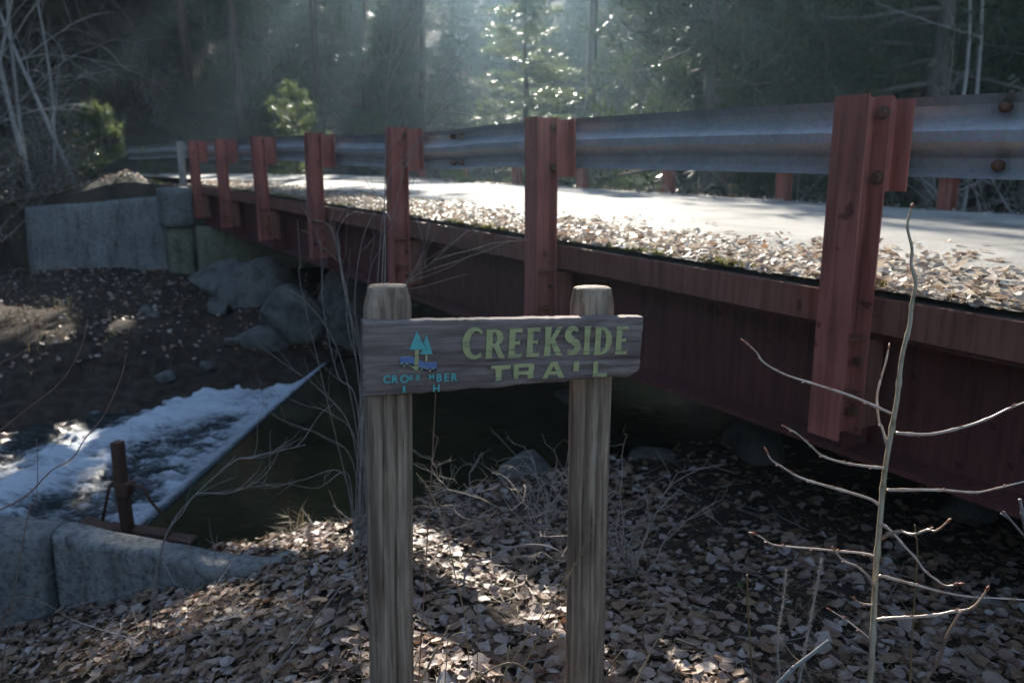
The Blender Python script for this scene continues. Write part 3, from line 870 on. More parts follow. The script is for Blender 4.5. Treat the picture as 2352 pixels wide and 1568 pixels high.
def front(u, v):
    d_ = .0022*fbm(u*3.5, v*70, 1.0, 5) + .0012*nz(u*8, v*160, 2.0)
    for (ku, kv, kr) in ((.155, .020, .026), (.075, .125, .010), (.28, .048, .009), (.36, .030, .014)):
        q = math.hypot((u-ku)*.8, v-kv)/kr
        if q < 2: d_ -= .0035*math.exp(-q*q*1.2) - .0014*math.sin(q*9)*math.exp(-q)
    crk = v - (.043 + .012*math.sin(u*9) + .006*nz(u*14, 3))
    d_ -= .004*math.exp(-(crk/.0014)**2)*smooth(.0, .05, u)*(1-smooth(.30, .36, u))
    crk = v - (.060 + .006*nz(u*10, 8)); d_ -= .003*math.exp(-(crk/.0013)**2)*smooth(.36, .42, u)
    return d_
idx = {}
for i in range(nu+1):
    u = Lb*i/nu
    for j in range(nv+1):
        v = lerp(edge_low(u), edge_high(u), j/nv)
        uu = u + (.002*nz(v*60, 1.0) if i in (0, nu) else 0) 
        if i > nu-3 and False: pass
        rnd = .004*(math.exp(-j/.8) + math.exp(-(nv-j)/.8) + math.exp(-i/.8) + math.exp(-(nu-i)/.8))
        V.append((uu, v, front(u, v) - rnd))
for i in range(nu):
    for j in range(nv):
        a = i*(nv+1)+j; F.append((a, a+nv+1, a+nv+2, a+1))
nfr = len(V)
for i in range(nu+1):
    u = Lb*i/nu
    V.append((u, edge_low(u)+.001, -TH)); V.append((u, edge_high(u)-.0005, -TH))
for i in range(nu):
    a = nfr+2*i; F.append((a, a+1, a+3, a+2))
    b0 = i*(nv+1); b1 = (i+1)*(nv+1)
    F.append((b0, a, a+2, b1)); F.append((b0+nv, b1+nv, a+3, a+1))
F_ = list(F)
F_.append(tuple([j for j in range(nv, -1, -1)][::1] + [nfr, nfr+1][::1]))
e0 = nu*(nv+1)
F_.append(tuple([e0+j for j in range(0, nv+1)] + [nfr+2*nu+1, nfr+2*nu]))
me = bpy.data.meshes.new('board'); me.from_pydata(V, [], F_); me.update(); me.materials.append(M_BOARD)
me.polygons.foreach_set('use_smooth', [True]*nu*nv + [False]*(len(me.polygons)-nu*nv))
board = bpy.data.objects.new('board', me); COL.objects.link(board); board.parent = sg_
board.matrix_local = Matrix.Translation(-sg_.location) @ BMX
# bolts of the board into the posts
for (u, v) in ((.062, .142), (.585, .138)):
    pass

# lettering: flat painted shapes lying on the board
def arc(cx, cy, rx, ry, a0, a1, n=14):
    return [(cx + rx*math.cos(lerp(a0, a1, k/n)), cy + ry*math.sin(lerp(a0, a1, k/n))) for k in range(n+1)]
PI = math.pi
G = {}   # glyphs on a unit height; (width, [outlines])
G['I'] = (.34, [[(.03,0),(.31,0),(.29,.06),(.27,.5),(.29,.94),(.31,1),(.03,1),(.05,.94),(.07,.5),(.05,.06)]])
G['E'] = (.58, [[(.02,0),(.52,0),(.56,.20),(.50,.13),(.29,.12),(.28,.46),(.42,.46),(.46,.40),(.46,.62),(.42,.56),(.28,.56),(.29,.89),(.48,.88),(.54,.82),(.53,1),(.02,1),(.05,.94),(.06,.5),(.05,.06)]])
G['C'] = (.74, [arc(.46,.5,.44,.52,R(48),R(312),22) + [(.70,.02),(.71,.20)] + arc(.52,.5,.24,.40,R(300),R(60),18) + [(.70,.80)]])
G['D'] = (.76, [[(.02,0)] + arc(.30,.5,.44,.50,-PI/2,PI/2,18) + [(.02,1),(.05,.94),(.06,.5),(.05,.06)], [(.28,.10)] + arc(.30,.5,.20,.40,-PI/2,PI/2,14) + [(.28,.90)]])
G['R'] = (.74, [[(.02,0),(.30,0),(.28,.06),(.28,.40),(.33,.40),(.54,0),(.76,0),(.53,.44)] + arc(.38,.72,.29,.28,-PI/3.2,PI/2,12) + [(.02,1),(.05,.94),(.06,.5),(.05,.06)], [(.28,.50),(.34,.50)] + arc(.34,.70,.11,.20,-PI/2,PI/2,10) + [(.28,.90)]])
G['K'] = (.72, [[(.02,0),(.30,0),(.28,.06),(.28,.44),(.52,0),(.76,0),(.44,.55),(.72,1),(.53,1),(.28,.60),(.28,.94),(.30,1),(.02,1),(.05,.94),(.06,.5),(.05,.06)]])
def stroke(cl, ws):
    L, Rr = [], []
    for k, (x, y) in enumerate(cl):
        x0, y0 = cl[max(0, k-1)]; x1, y1 = cl[min(len(cl)-1, k+1)]
        dx, dy = x1-x0, y1-y0; l = math.hypot(dx, dy) or 1
        nx_, ny__ = -dy/l, dx/l; w_ = ws[k]/2
        L.append((x+nx_*w_, y+ny__*w_)); Rr.append((x-nx_*w_, y-ny__*w_))
    return L + Rr[::-1]
cl = arc(.33,.73,.21,.20,R(35),R(235),14) + arc(.30,.27,.22,.20,R(50),R(-145),14)
G['S'] = (.62, [stroke(cl, [lerp(.11, .27, math.sin(math.pi*k/(len(cl)-1))**1.3) for k in range(len(cl))])])
G['T'] = (.9, [[(.33,0),(.57,0),(.57,.80),(.9,.80),(.9,1),(0,1),(0,.80),(.33,.80)]])
G['t'] = (.9, [[(.24,.0),(.52,.06),(.50,.72),(.92,.76),(.93,1),(.02,.98),(.0,.80),(.22,.78)]])
G['r'] = (1.1, [[(0,0),(.26,.0),(.26,.28),(.74,.26),(.76,0),(1.08,.02),(1.04,.46),(1.1,.62),(1.08,.94),(.98,1),(.0,1)], [(.26,.50),(.80,.52),(.80,.78),(.26,.76)]])
G['a'] = (1.25, [[(0,0),(.27,0),(.36,.22),(.84,.22),(.93,0),(1.25,0),(.80,1),(.46,1)], [(.45,.42),(.76,.42),(.61,.78)]])
G['i'] = (.30, [[(.0,.36),(.30,.36),(.30,.98),(.02,.96)]])
G['l'] = (.80, [[(0,0),(.80,.0),(.78,.22),(.26,.24),(.24,1),(.0,.96)]])
def flat_shape(name, outlines, u0, v0, sx, sy, mat_, parent, lift=.0022, thick=.0010, shear=0):
    cu = bpy.data.curves.new(name, 'CURVE'); cu.dimensions = '2D'; cu.fill_mode = 'BOTH'; cu.extrude = thick
    for ol in outlines:
        sp = cu.splines.new('POLY'); sp.points.add(len(ol)-1); sp.use_cyclic_u = True
        for p, (x, y) in zip(sp.points, ol): p.co = (u0 + x*sx + shear*y, v0 + y*sy, 0, 1)
    tmp = bpy.data.objects.new(name, cu); COL.objects.link(tmp)
    dg = bpy.context.evaluated_depsgraph_get(); me = bpy.data.meshes.new_from_object(tmp.evaluated_get(dg))
    bpy.data.objects.remove(tmp); bpy.data.curves.remove(cu)
    me.name = name; me.materials.clear(); me.materials.append(mat_)
    o = bpy.data.objects.new(name, me); COL.objects.link(o); o.parent = parent; o.location = (0, 0, lift)
    return o
u = .322*Lb; vtop = Hb*.865; hh = Hb*.415
word = 'CREEKSIDE'; gaps = .10
tot = sum(G[c_][0] for c_ in word) + gaps*(len(word)-1)
sx = (.942-.322)*Lb/tot
for k, c_ in enumerate(word):
    hk = hh*(1.02 if c_ != 'C' else 1.06)
    flat_shape('letter', G[c_][1], u, vtop-hh - .0015*math.sin(k), sx, hk, M_YEL, board)
    u += (G[c_][0]+gaps)*sx
def ub(px):      # picture column along the board -> distance along it
    a = (px-1176)/FPX
    # solve X = a*depth on the line from BL_ to BR_
    c, s = math.cos(PITCH), math.sin(PITCH)
    f = lambda q: (q.x - a*(q.y*c - (q.z-1.6)*s))
    f0, f1 = f(BL_-Vv*.08), f(BR_-Vv*.08); return Lb*f0/(f0-f1)
for c_, x0, x1, v0, v1 in (('t', 1128, 1172, .085, .315), ('r', 1181, 1228, .105, .325), ('a', 1247, 1299, .09, .335), ('i', 1318, 1331, .10, .335), ('l', 1364, 1397, .075, .335)):
    ua, ub_ = ub(x0), ub(x1); gsx = (ub_-ua)/G[c_][0]
    flat_shape('letter', G[c_][1], ua, v0*Hb+.004, gsx, (v1-v0)*Hb*1.0, M_YEL, board)
# emblem: two conifers standing over wavy water
def vb(px, py):
    """height on the board of a picture point"""
    c, s = math.cos(PITCH), math.sin(PITCH); uu = ub(px); base = BO + U*uu
    def row(v): 
        q = base + Vv*v; return proj(q)[1]
    y0, y1 = row(0), row(Hb); return Hb*(y0-py)/(y0-y1)
def PB(px, py): return (ub(px), vb(px, py))
flat_shape('emblem_tree', [[PB(955,760), PB(979,801), PB(940,801)]], 0, 0, 1, 1, M_TEAL, board)
flat_shape('emblem_tree', [[PB(978,767), PB(993,812), PB(963,812), PB(970,801.5), PB(980,801.5), PB(972,786)]], 0, 0, 1, 1, M_TEAL, board)
flat_shape('emblem_trunk', [[PB(952,802), PB(961,802), PB(960,848), PB(951,848)]], 0, 0, 1, 1, M_YEL, board, .0038)
flat_shape('emblem_trunk', [[PB(976,813), PB(981,813), PB(981,828), PB(976,828)]], 0, 0, 1, 1, M_YEL, board, .0038)
for k in range(4):
    n_ = 22
    cl = [(919 + (1003-919)*q/n_, 819 + k*5.0 + q/n_*15 + 3.2*math.sin(q/n_*2*PI*1.25+2.4)) for q in range(n_+1)]
    cl = [PB(*q) for q in cl]
    flat_shape('emblem_wave', [stroke(cl, [.0034]*len(cl))], 0, 0, 1, 1, M_BLUE if k != 3 else M_DARKP, board, .0024+.0001*k, .0006)
    cl2 = [(a, b_-.0030) for a, b_ in cl]
    flat_shape('emblem_wave', [stroke(cl2, [.0016]*len(cl))], 0, 0, 1, 1, M_DARKP, board, .0023+.0001*k, .0004)
for k in range(12):
    px = 922+k*6.6; py = 834+k*1.25+3*math.sin(k*2.1)
    c_ = PB(px, py); flat_shape('emblem_pebble', [arc(c_[0], c_[1], random.uniform(.0016,.0034), random.uniform(.0013,.0026), 0, 2*PI*.92, 8)], 0, 0, 1, 1, M_YEL, board, .0030, .0005)
def small_text(s, u0, v0, size, width=None):
    cu = bpy.data.curves.new('t', 'FONT'); cu.body = s; cu.size = size; cu.extrude = .0008; cu.offset = .0007
    tmp = bpy.data.objects.new('t', cu); COL.objects.link(tmp)
    dg = bpy.context.evaluated_depsgraph_get(); me = bpy.data.meshes.new_from_object(tmp.evaluated_get(dg))
    bpy.data.objects.remove(tmp); bpy.data.curves.remove(cu)
    me.name = 'letter'; me.materials.clear(); me.materials.append(M_TEAL)
    o = bpy.data.objects.new('letter', me); COL.objects.link(o); o.parent = board; o.location = (u0, v0, .0024)
    return o
# small caps line; the middle letters and most of the second line have weathered away
for ch, px in (('C',880),('R',899),('O',919),('S',939),('S',955),('M',985),('B',1002),('E',1020),('R',1036)):
    c_ = PB(px, 879-(px-880)*.035)
    o = small_text(ch, c_[0], c_[1], .0245)
    if ch == 'M': o.scale = (.75, .6, 1); o.location.y += .006
    if px in (939, 955): o.scale = (.9, .62, 1); o.location.y += .005
for ch, px in (('R',925),('H',995)):
    c_ = PB(px, 901-(px-925)*.03); o = small_text(ch, c_[0], c_[1], .0235)
    if ch == 'R': o.scale = (.6, 1, 1)

# ------------------------------------------------------------------ leaves
def leaf_verts(rs):
    """one broad leaf with a pointed tip, curled; returns verts, tris (unit length about 1)"""
    curl = rs.uniform(-.5, .8); fold = rs.uniform(-.25, .45)
    wdt = rs.uniform(.30, .52)
    if rs.uniform() < .3: curl *= 2.0; fold = rs.uniform(.5, 1.0)
    prof = [(0, .0), (.10, .62), (.30, 1.0), (.55, .86), (.80, .42), (1.0, 0)]
    V = []; F = []
    for k, (y, ww_) in enumerate(prof):
        yy = y-.45; zc = curl*(yy**2)*.9
        hw = ww_*wdt*(1+.20*rs.uniform(-1, 1))
        if k in (0, len(prof)-1): V.append((0, yy, zc)); continue
        for sx_ in (-1, 0, 1):
            V.append((sx_*hw, yy + .04*rs.uniform(-1, 1)*abs(sx_), zc + abs(sx_)*fold*hw*.8 + .05*rs.uniform(-1, 1)*abs(sx_)))
    # indices: 0, (1,2,3), (4,5,6), (7,8,9), (10,11,12), 13
    F += [(0,2,1), (0,3,2)]
    for b_ in (1, 4, 7):
        F += [(b_,b_+1,b_+4), (b_,b_+4,b_+3), (b_+1,b_+2,b_+5), (b_+1,b_+5,b_+4)]
    F += [(10,11,13), (11,12,13)]
    return np.array(V, np.float32), np.array(F, np.int32)
rs = np.random.RandomState(5)
LEAFS = [leaf_verts(rs) for _ in range(16)]
LME = []
for V_, F_ in LEAFS:
    me = bpy.data.meshes.new('leaf'); me.from_pydata([tuple(v) for v in V_], [], [tuple(f) for f in F_]); me.materials.append(M_LEAF); me.update(); LME.append(me)
def rotm(e): return np.array(Euler(e).to_matrix(), np.float32)
def leaf_field(name, spots, mat_, parent=None):
    Vs, Fs = [], []; off = 0
    for (p, e, s_) in spots:
        V_, F_ = LEAFS[random.randrange(16)]
        Vs.append((V_*s_) @ rotm(e).T + np.array(p, np.float32)); Fs.append(F_+off); off += len(V_)
    return np_mesh(name, np.concatenate(Vs), np.concatenate(Fs), mat_, parent, True)
spots = []
def slope_euler(x, y, tilt):
    h = .06; gx = (ground(x+h, y)-ground(x-h, y))/(2*h); gy = (ground(x, y+h)-ground(x, y-h))/(2*h)
    gx = max(-1, min(1, gx)); gy = max(-1, min(1, gy))
    nrm = Vector((-gx, -gy, 1)).normalized()
    q = nrm.to_track_quat('Z', 'Y'); q = q @ Euler((random.gauss(0, tilt), random.gauss(0, tilt), random.uniform(0, 6.28))).to_quaternion()
    return tuple(q.to_euler())
cnt = 0
while cnt < 21500:
    y = 1.6 + 4.45*random.random()**1.25; x = random.uniform(-1.15, .98)*y
    yn = np.interp(x, NX, NY)
    if y > yn-.12: continue
    t_, w_ = tw(x, y)
    den = 1.0
    if w_ > .2: den = .45 if w_ < 1.2 else .16
    if x > .9 and y > 3.4: den *= .55
    if nz(x*1.6, y*1.6, 5) < -.28: den *= .3
    if random.random() > den: continue
    z = ground(x, y)
    if z < -.93: continue
    cnt += 1
    spots.append(((x, y, z + random.uniform(.004, .028)), slope_euler(x, y, .24), random.choice((.020, .028, .036, .044, .050, .055, .060, .066))*random.uniform(.85, 1.15)))
def inframe(p, mgn=0):
    px, py, d_ = proj(p); return d_ > 0 and mgn < px < 2352-mgn and mgn < py < 1568-mgn
inn = [s_ for s_ in spots if inframe(s_[0], 15)]
inn.sort(key=lambda s_: (s_[0][0]**2+s_[0][1]**2)/s_[2]**2)
first = inn[:300]; fset = set(id(s_) for s_ in first)
rest = [s_ for s_ in spots if id(s_) not in fset]
for (p, e, s_) in first:
    o = bpy.data.objects.new('leaf', random.choice(LME)); COL.objects.link(o); o.parent = gr
    o.location = Vector(p) + Vector((0, 0, .012)); o.rotation_euler = e; o.scale = (s_, s_, s_)
lf = leaf_field('leaf_litter', rest, M_LEAF)
tag(lf, 'brown and tan fallen leaves blanketing the near bank below the sign', 'leaves', kind='stuff')
Vs = []; rsn = np.random.RandomState(3)
while len(Vs) < 9000:
    y = 1.8 + 3.2*random.random()**1.2; x = random.uniform(-.78, .75)*y
    if y > np.interp(x, NX, NY)-.2: continue
    a = random.uniform(0, 6.28); L = random.uniform(.02, .09); q = np.array([x, y, ground(x, y)+random.uniform(.012, .040)])
    d_ = np.array([math.cos(a), math.sin(a), random.gauss(0, .15)])*L; n_ = np.array([-math.sin(a), math.cos(a), 0])*random.uniform(.0006, .0022)
    Vs.append(np.stack([q-n_, q+n_, q+d_]))
V_ = np.concatenate(Vs)
tag(np_mesh('needle_litter', V_, np.arange(len(V_)).reshape(-1, 3), M_GRASS), 'dry needles and straw bits matted among the fallen leaves on the near bank', 'needles', kind='stuff')
# leaves lying along the near edge of the deck
spots = []
while len(spots) < 9000:
    t_ = -2.5 + 17*random.random()**1.2; w_ = .088 + abs(random.gauss(0, .60))
    if w_ > 5.7: continue
    if w_ > 1.0 and nz(t_*.8, w_*.8) < .1 and random.random() < .7: continue
    z = zdeck(t_) + .05*math.sin(math.pi*(w_-.13)/5.74) + random.uniform(.006, .03 if w_ < 1 else .012)
    spots.append((BW(t_, w_, z), (random.gauss(0, .22), random.gauss(0, .22), random.uniform(0, 6.28)), random.uniform(.042, .068)))
for k in range(500):
    t_ = random.uniform(-2, 22); w_ = 5.85-abs(random.gauss(0, .35)); z = zdeck(t_)+.02
    spots.append((BW(t_, w_, z), (random.gauss(0, .3), random.gauss(0, .3), random.uniform(0, 6.28)), random.uniform(.04, .06)))
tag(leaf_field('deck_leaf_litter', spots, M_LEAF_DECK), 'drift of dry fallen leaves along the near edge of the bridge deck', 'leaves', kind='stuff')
# far bank and mound leaves
spots = []
while len(spots) < 4200:
    x = random.uniform(-11, -1); y = random.uniform(8.5, 21)
    yf = np.interp(x, FX, FY); t_, w_ = tw(x, y)
    if y < yf+.5 or (y < 14.6 and random.random() < .62): continue
    if t_ > T_FAR-.6 and -.2 < w_ < 6.3: continue
    if x > -6.3 and t_ < T_FAR and w_ > 1.5: continue
    if abs(y-15.2) < .35 and -9.3 < x < -6.2: continue
    z = ground(x, y)
    spots.append(((x, y, z+random.uniform(.005, .04)), slope_euler(x, y, .35), random.uniform(.05, .08)))
tag(leaf_field('bank_leaf_litter', spots, M_LEAF), 'fallen leaves strewn over the far bank and the mound behind the wing wall', 'leaves', kind='stuff')
# moss and dead grass on the deck edge
mb = MB()
for k in range(5200):
    t_ = -1.5 + 13.5*random.random()**1.4; w_ = .10 + abs(random.gauss(0, .05))
    if nz(t_*1.7, 9.3) < .02: continue
    p = BW(t_, w_, zdeck(t_)+.004); h = random.uniform(.010, .036)
    d_ = Vector((random.uniform(-1,1), random.uniform(-1,1), 0))*.016
    mb.tri(p-d_, p+d_, p+Vector((random.uniform(-.01,.01), random.uniform(-.01,.01), h)))
tag(mb.build('edge_moss', M_MOSS), 'yellow green moss tufts growing along the edge of the bridge deck', 'moss', kind='stuff')
mb = MB()
def blade(mb, p, d_, h, wd, lean):
    s_ = Vector((-d_.y, d_.x, 0))*wd
    a = p + d_*lean*.35*h + Vector((0,0,h*.55)); b_ = p + d_*lean*h + Vector((0,0,h*(1-.3*lean)))
    mb.quad(p-s_, p+s_, a+s_*.7, a-s_*.7); mb.tri(a-s_*.7, a+s_*.7, b_)
for k in range(1500):
    t_ = random.uniform(-1.5, 13); p = BW(t_, .10+abs(random.gauss(0, .05)), zdeck(t_)); ang = random.uniform(0, 6.28)
    blade(mb, p, Vector((math.cos(ang), math.sin(ang), 0)), random.uniform(.03, .10), .0015, random.uniform(.3, 1.1))
tag(mb.build('deck_edge_grass', M_GRASS), 'short dead grass rooted in the grit along the deck edge', 'grass', kind='stuff')

# ------------------------------------------------------------------ foreground plants
def smooth_path(pts, n=5):
    P_ = [Vector(p) for p in pts]
    if len(P_) < 3: return P_
    out = []
    for k in range(len(P_)-1):
        p0 = P_[max(0,k-1)]; p1 = P_[k]; p2 = P_[k+1]; p3 = P_[min(len(P_)-1,k+2)]
        for j in range(n):
            t_ = j/n
            out.append(.5*((2*p1)+(p2-p0)*t_+(2*p0-5*p1+4*p2-p3)*t_*t_+(3*p1-p0-3*p2+p3)*t_**3))
    return out + [P_[-1]]
def knobbly(mb, pts, r0, r1, n=7, knob=.25, every=9):
    L = len(pts); rad = []
    for k in range(L):
        r = lerp(r0, r1, k/(L-1))
        if k % every == every//2: r *= 1+knob
        rad.append(r)
    mb.tube(pts, rad, n)
def Z3(zx, zy): return (1531+zx*.3897, 957+zy*.3897)
def Z6(zx, zy): return (1531+zx*.349, 459+zy*.349)
YS_ = 1.72
sap = empty('sapling', (.82, YS_, -.02), 'slender bare sapling with alternate budding branches in front of the girder', 'sapling')
stem2d = [(1994,1700), (1998,1568)] + [Z3(1215,1300), Z3(1235,900), Z3(1258,620), Z3(1285,330), Z3(1330,60)] + [Z6(1520,1290), Z6(1550,1030), Z6(1600,830), Z6(1612,700), Z6(1640,545), Z6(1610,430), Z6(1615,320), Z6(1585,180), Z6(1605,80), Z6(1620,30)]
P_ = [at(x, y, YS_ + .0*k) for k, (x, y) in enumerate(stem2d)]
g0 = Vector((P_[0].x-.01, YS_, ground(P_[0].x, YS_)-.03)); P_ = [g0] + P_[1:]
sp_ = smooth_path(P_, 6); mb = MB(); knobbly(mb, sp_, .0075, .0022, 9, .32, 8); mb.build('stem', M_SAP, sap, True)
tipb = MB(); a = sp_[-1]; tipb.tube([a-(a-sp_[-6])*.9, a-(a-sp_[-3])*.3, a+Vector((.001,0,.004))], [.0028,.0042,.001], 6); tipb.build('bud', M_BUD, sap, True)
BR = [([Z3(1352,95),Z3(1545,103),Z3(1750,60),Z3(1900,8),Z3(2010,-45),Z3(2150,-100)], .0040, -.10),
      ([Z3(1310,205),Z3(1268,60),Z6(1400,1470),Z6(1385,1320),Z6(1402,1210),Z6(1445,1060),Z6(1462,975)], .0036, .06),
      ([Z6(1495,1412),Z6(1240,1300),Z6(1060,1240),Z6(920,1195),Z6(770,1145),Z6(640,1070),Z6(590,1000),Z6(515,935)], .0034, .10),
      ([Z3(1290,303),Z3(1170,290),Z3(1040,270),Z3(920,230),Z3(850,170),Z3(770,100),Z3(700,60)], .0034, -.08),
      ([Z3(1255,525),Z3(1190,480),Z3(960,412),Z3(850,380),Z3(760,345),Z3(690,300),Z3(620,255),Z3(590,205)], .0038, .05),
      ([Z3(1305,430),Z3(1500,430),Z3(1650,433),Z3(1820,445),Z3(1950,420),Z3(2150,370)], .0040, .12),
      ([Z3(1258,622),Z3(1330,680),Z3(1400,760),Z3(1470,835),Z3(1520,905),Z3(1590,960),Z3(1650,995),Z3(1725,985)], .0036, -.14),
      ([Z3(1268,718),Z3(1320,685),Z3(1380,675),Z3(1450,692),Z3(1540,665),Z3(1590,670),Z3(1660,615)], .0040, -.18),
      ([Z3(1228,822),Z3(1150,803),Z3(1000,790),Z3(870,777),Z3(720,765),Z3(620,750),Z3(560,710),Z3(515,690)], .0032, .08),
      ([Z3(1222,1000),Z3(1190,940),Z3(1120,880),Z3(1045,850),Z3(1000,800),Z3(980,775)], .0036, -.12),
      ([Z3(1258,935),Z3(1360,960),Z3(1490,995),Z3(1620,1030),Z3(1780,1058),Z3(1960,1068),Z3(2150,1080)], .0040, .06),
      ([Z3(1220,1110),Z3(1150,1098),Z3(1110,1075)], .0028, -.03),
      ([Z3(1240,1195),Z3(1330,1185),Z3(1450,1180),Z3(1600,1165),Z3(1680,1148),Z3(1790,1130),Z3(1850,1075),Z3(1890,1015)], .0046, -.12),
      ([Z3(1200,1305),Z3(1110,1235),Z3(1050,1190),Z3(970,1140)], .0026, .05)]
for pts, r0, dy in BR:
    L = len(pts)
    P_ = [at(x, y, YS_ + dy*(k/(L-1))**.8) for k, (x, y) in enumerate(pts)]
    P_ = smooth_path(P_, 6); mb = MB(); knobbly(mb, P_, r0, r0*.45, 7, .35, 7); b_ = mb.build('branch', M_SAPB, sap, True)
    for k in range(4, len(P_), 7):
        if k == len(P_)-1: continue
        d_ = (P_[k]-P_[k-1]).normalized(); sd = Vector((0, 0, 1 if (k//7) % 2 else -1))
        q = P_[k]; mb = MB(); mb.tube([q, q+d_*.004+sd*.0035, q+d_*.010+sd*.0055], [.0018,.0022,.0006], 5); mb.build('bud', M_BUD, b_, True)
    d_ = (P_[-1]-P_[-2]).normalized(); mb = MB(); mb.tube([P_[-1]-d_*.004, P_[-1]+d_*.004, P_[-1]+d_*.013], [r0*.5, r0*.85, .0006], 6); mb.build('bud', M_BUD, b_, True)

def stalk(name, pts2d, Y, r0, r1, mat_, label, cat, group=None, seg=5, dY=0, ground_it=True, fuzz=0):
    P_ = [at(x, y, Y + dY*k/(len(pts2d)-1)) for k, (x, y) in enumerate(pts2d)]
    if ground_it:
        g0 = P_[0]; zz = ground(g0.x, g0.y)
        dv = (P_[0]-P_[1]).normalized()
        if g0.z > zz:
            if dv.z < -.35: P_ = [g0 + dv*((zz-.02-g0.z)/dv.z)] + P_
            else: P_ = [Vector((g0.x + (P_[0].x-P_[1].x)*.2, g0.y, zz-.02))] + P_
    P_ = smooth_path(P_, 6); mb = MB(); knobbly(mb, P_, r0, r1, seg, .12, 8)
    if not fuzz:
        return tag(mb.build(name, mat_, None, True), label, cat, group)
    e_ = empty(name, P_[0], label, cat, group); mb.build('stem', mat_, e_, True)
    mb = MB()
    for k in range(fuzz):
        q = random.randrange(len(P_)//4, len(P_)); p = P_[q].lerp(P_[q-1], random.random())
        d_ = Vector((random.uniform(-1,1), random.uniform(-1,1), random.uniform(-.5,.9))).normalized(); l = random.uniform(.004, .013)
        s_ = d_.orthogonal().normalized()*.0010
        mb.tri(p-s_, p+s_, p+d_*l)
    mb.build('seed_husk', M_FUZZ, e_)
    return e_
stalk('dry_stalk', [Z3(780,1568), Z3(815,1380), Z3(848,1200), Z3(885,1000), Z3(915,835)], 1.75, .0032, .0026, M_FUZZ, 'fuzzy dry seed stalk rising beside the sapling', 'stalk', fuzz=420)
stalk('dry_stalk', [Z3(668,1568), Z3(655,1400), Z3(660,1250), Z3(690,1080), Z3(705,900)], 1.8, .0028, .0016, M_FUZZ, 'fainter fuzzy dry stalk left of the pale broken stick', 'stalk', fuzz=360)
stalk('straw', [Z3(510,1568), Z3(495,1380), Z3(480,1130), Z3(475,930)], 1.7, .0020, .0026, M_GRASS, 'single straight straw stem standing on the shaded leaves', 'grass stem')
stalk('straw', [Z3(1435,1568), Z3(1450,1250), Z3(1470,950), Z3(1478,790), Z3(1463,635)], 1.85, .0030, .0018, M_GRASS, 'tall thin straw stem crossing the sapling branches', 'grass stem')
stalk('broken_stick', [Z3(640,1590), Z3(740,1485), Z3(850,1400), Z3(955,1318)], 1.55, .0050, .0042, M_ASPEN, 'pale broken stick leaning up from the leaves by the sapling', 'stick')
stalk('red_twig', [Z3(870,1590), Z3(810,1470), Z3(740,1400), Z3(680,1310)], 1.58, .0022, .0013, M_TWIG_BR, 'thin reddish twig crossing the pale broken stick', 'twig')
stalk('brown_shoot', [Z3(1500,1600), Z3(1530,1540), Z3(1600,1440), Z3(1645,1310), Z3(1695,1215), Z3(1735,1150)], 1.6, .0052, .0034, M_TWIG_BR, 'thick knobbly brown shoot ending at a sapling branch', 'shoot')
stalk('pale_shoot', [Z3(2190,800), Z3(2106,700), Z3(2030,610), Z3(1968,568)], 1.5, .0022, .0024, M_TWIG, 'pale shoot with a swollen tip at the edge of the bank', 'shoot', dY=.05)
stalk('pale_shoot', [Z3(2130,760), Z3(2108,640), Z3(2095,560), Z3(2082,485)], 1.5, .0030, .0036, M_TWIG, 'short upright grey shoot beside the swollen tipped one', 'shoot')
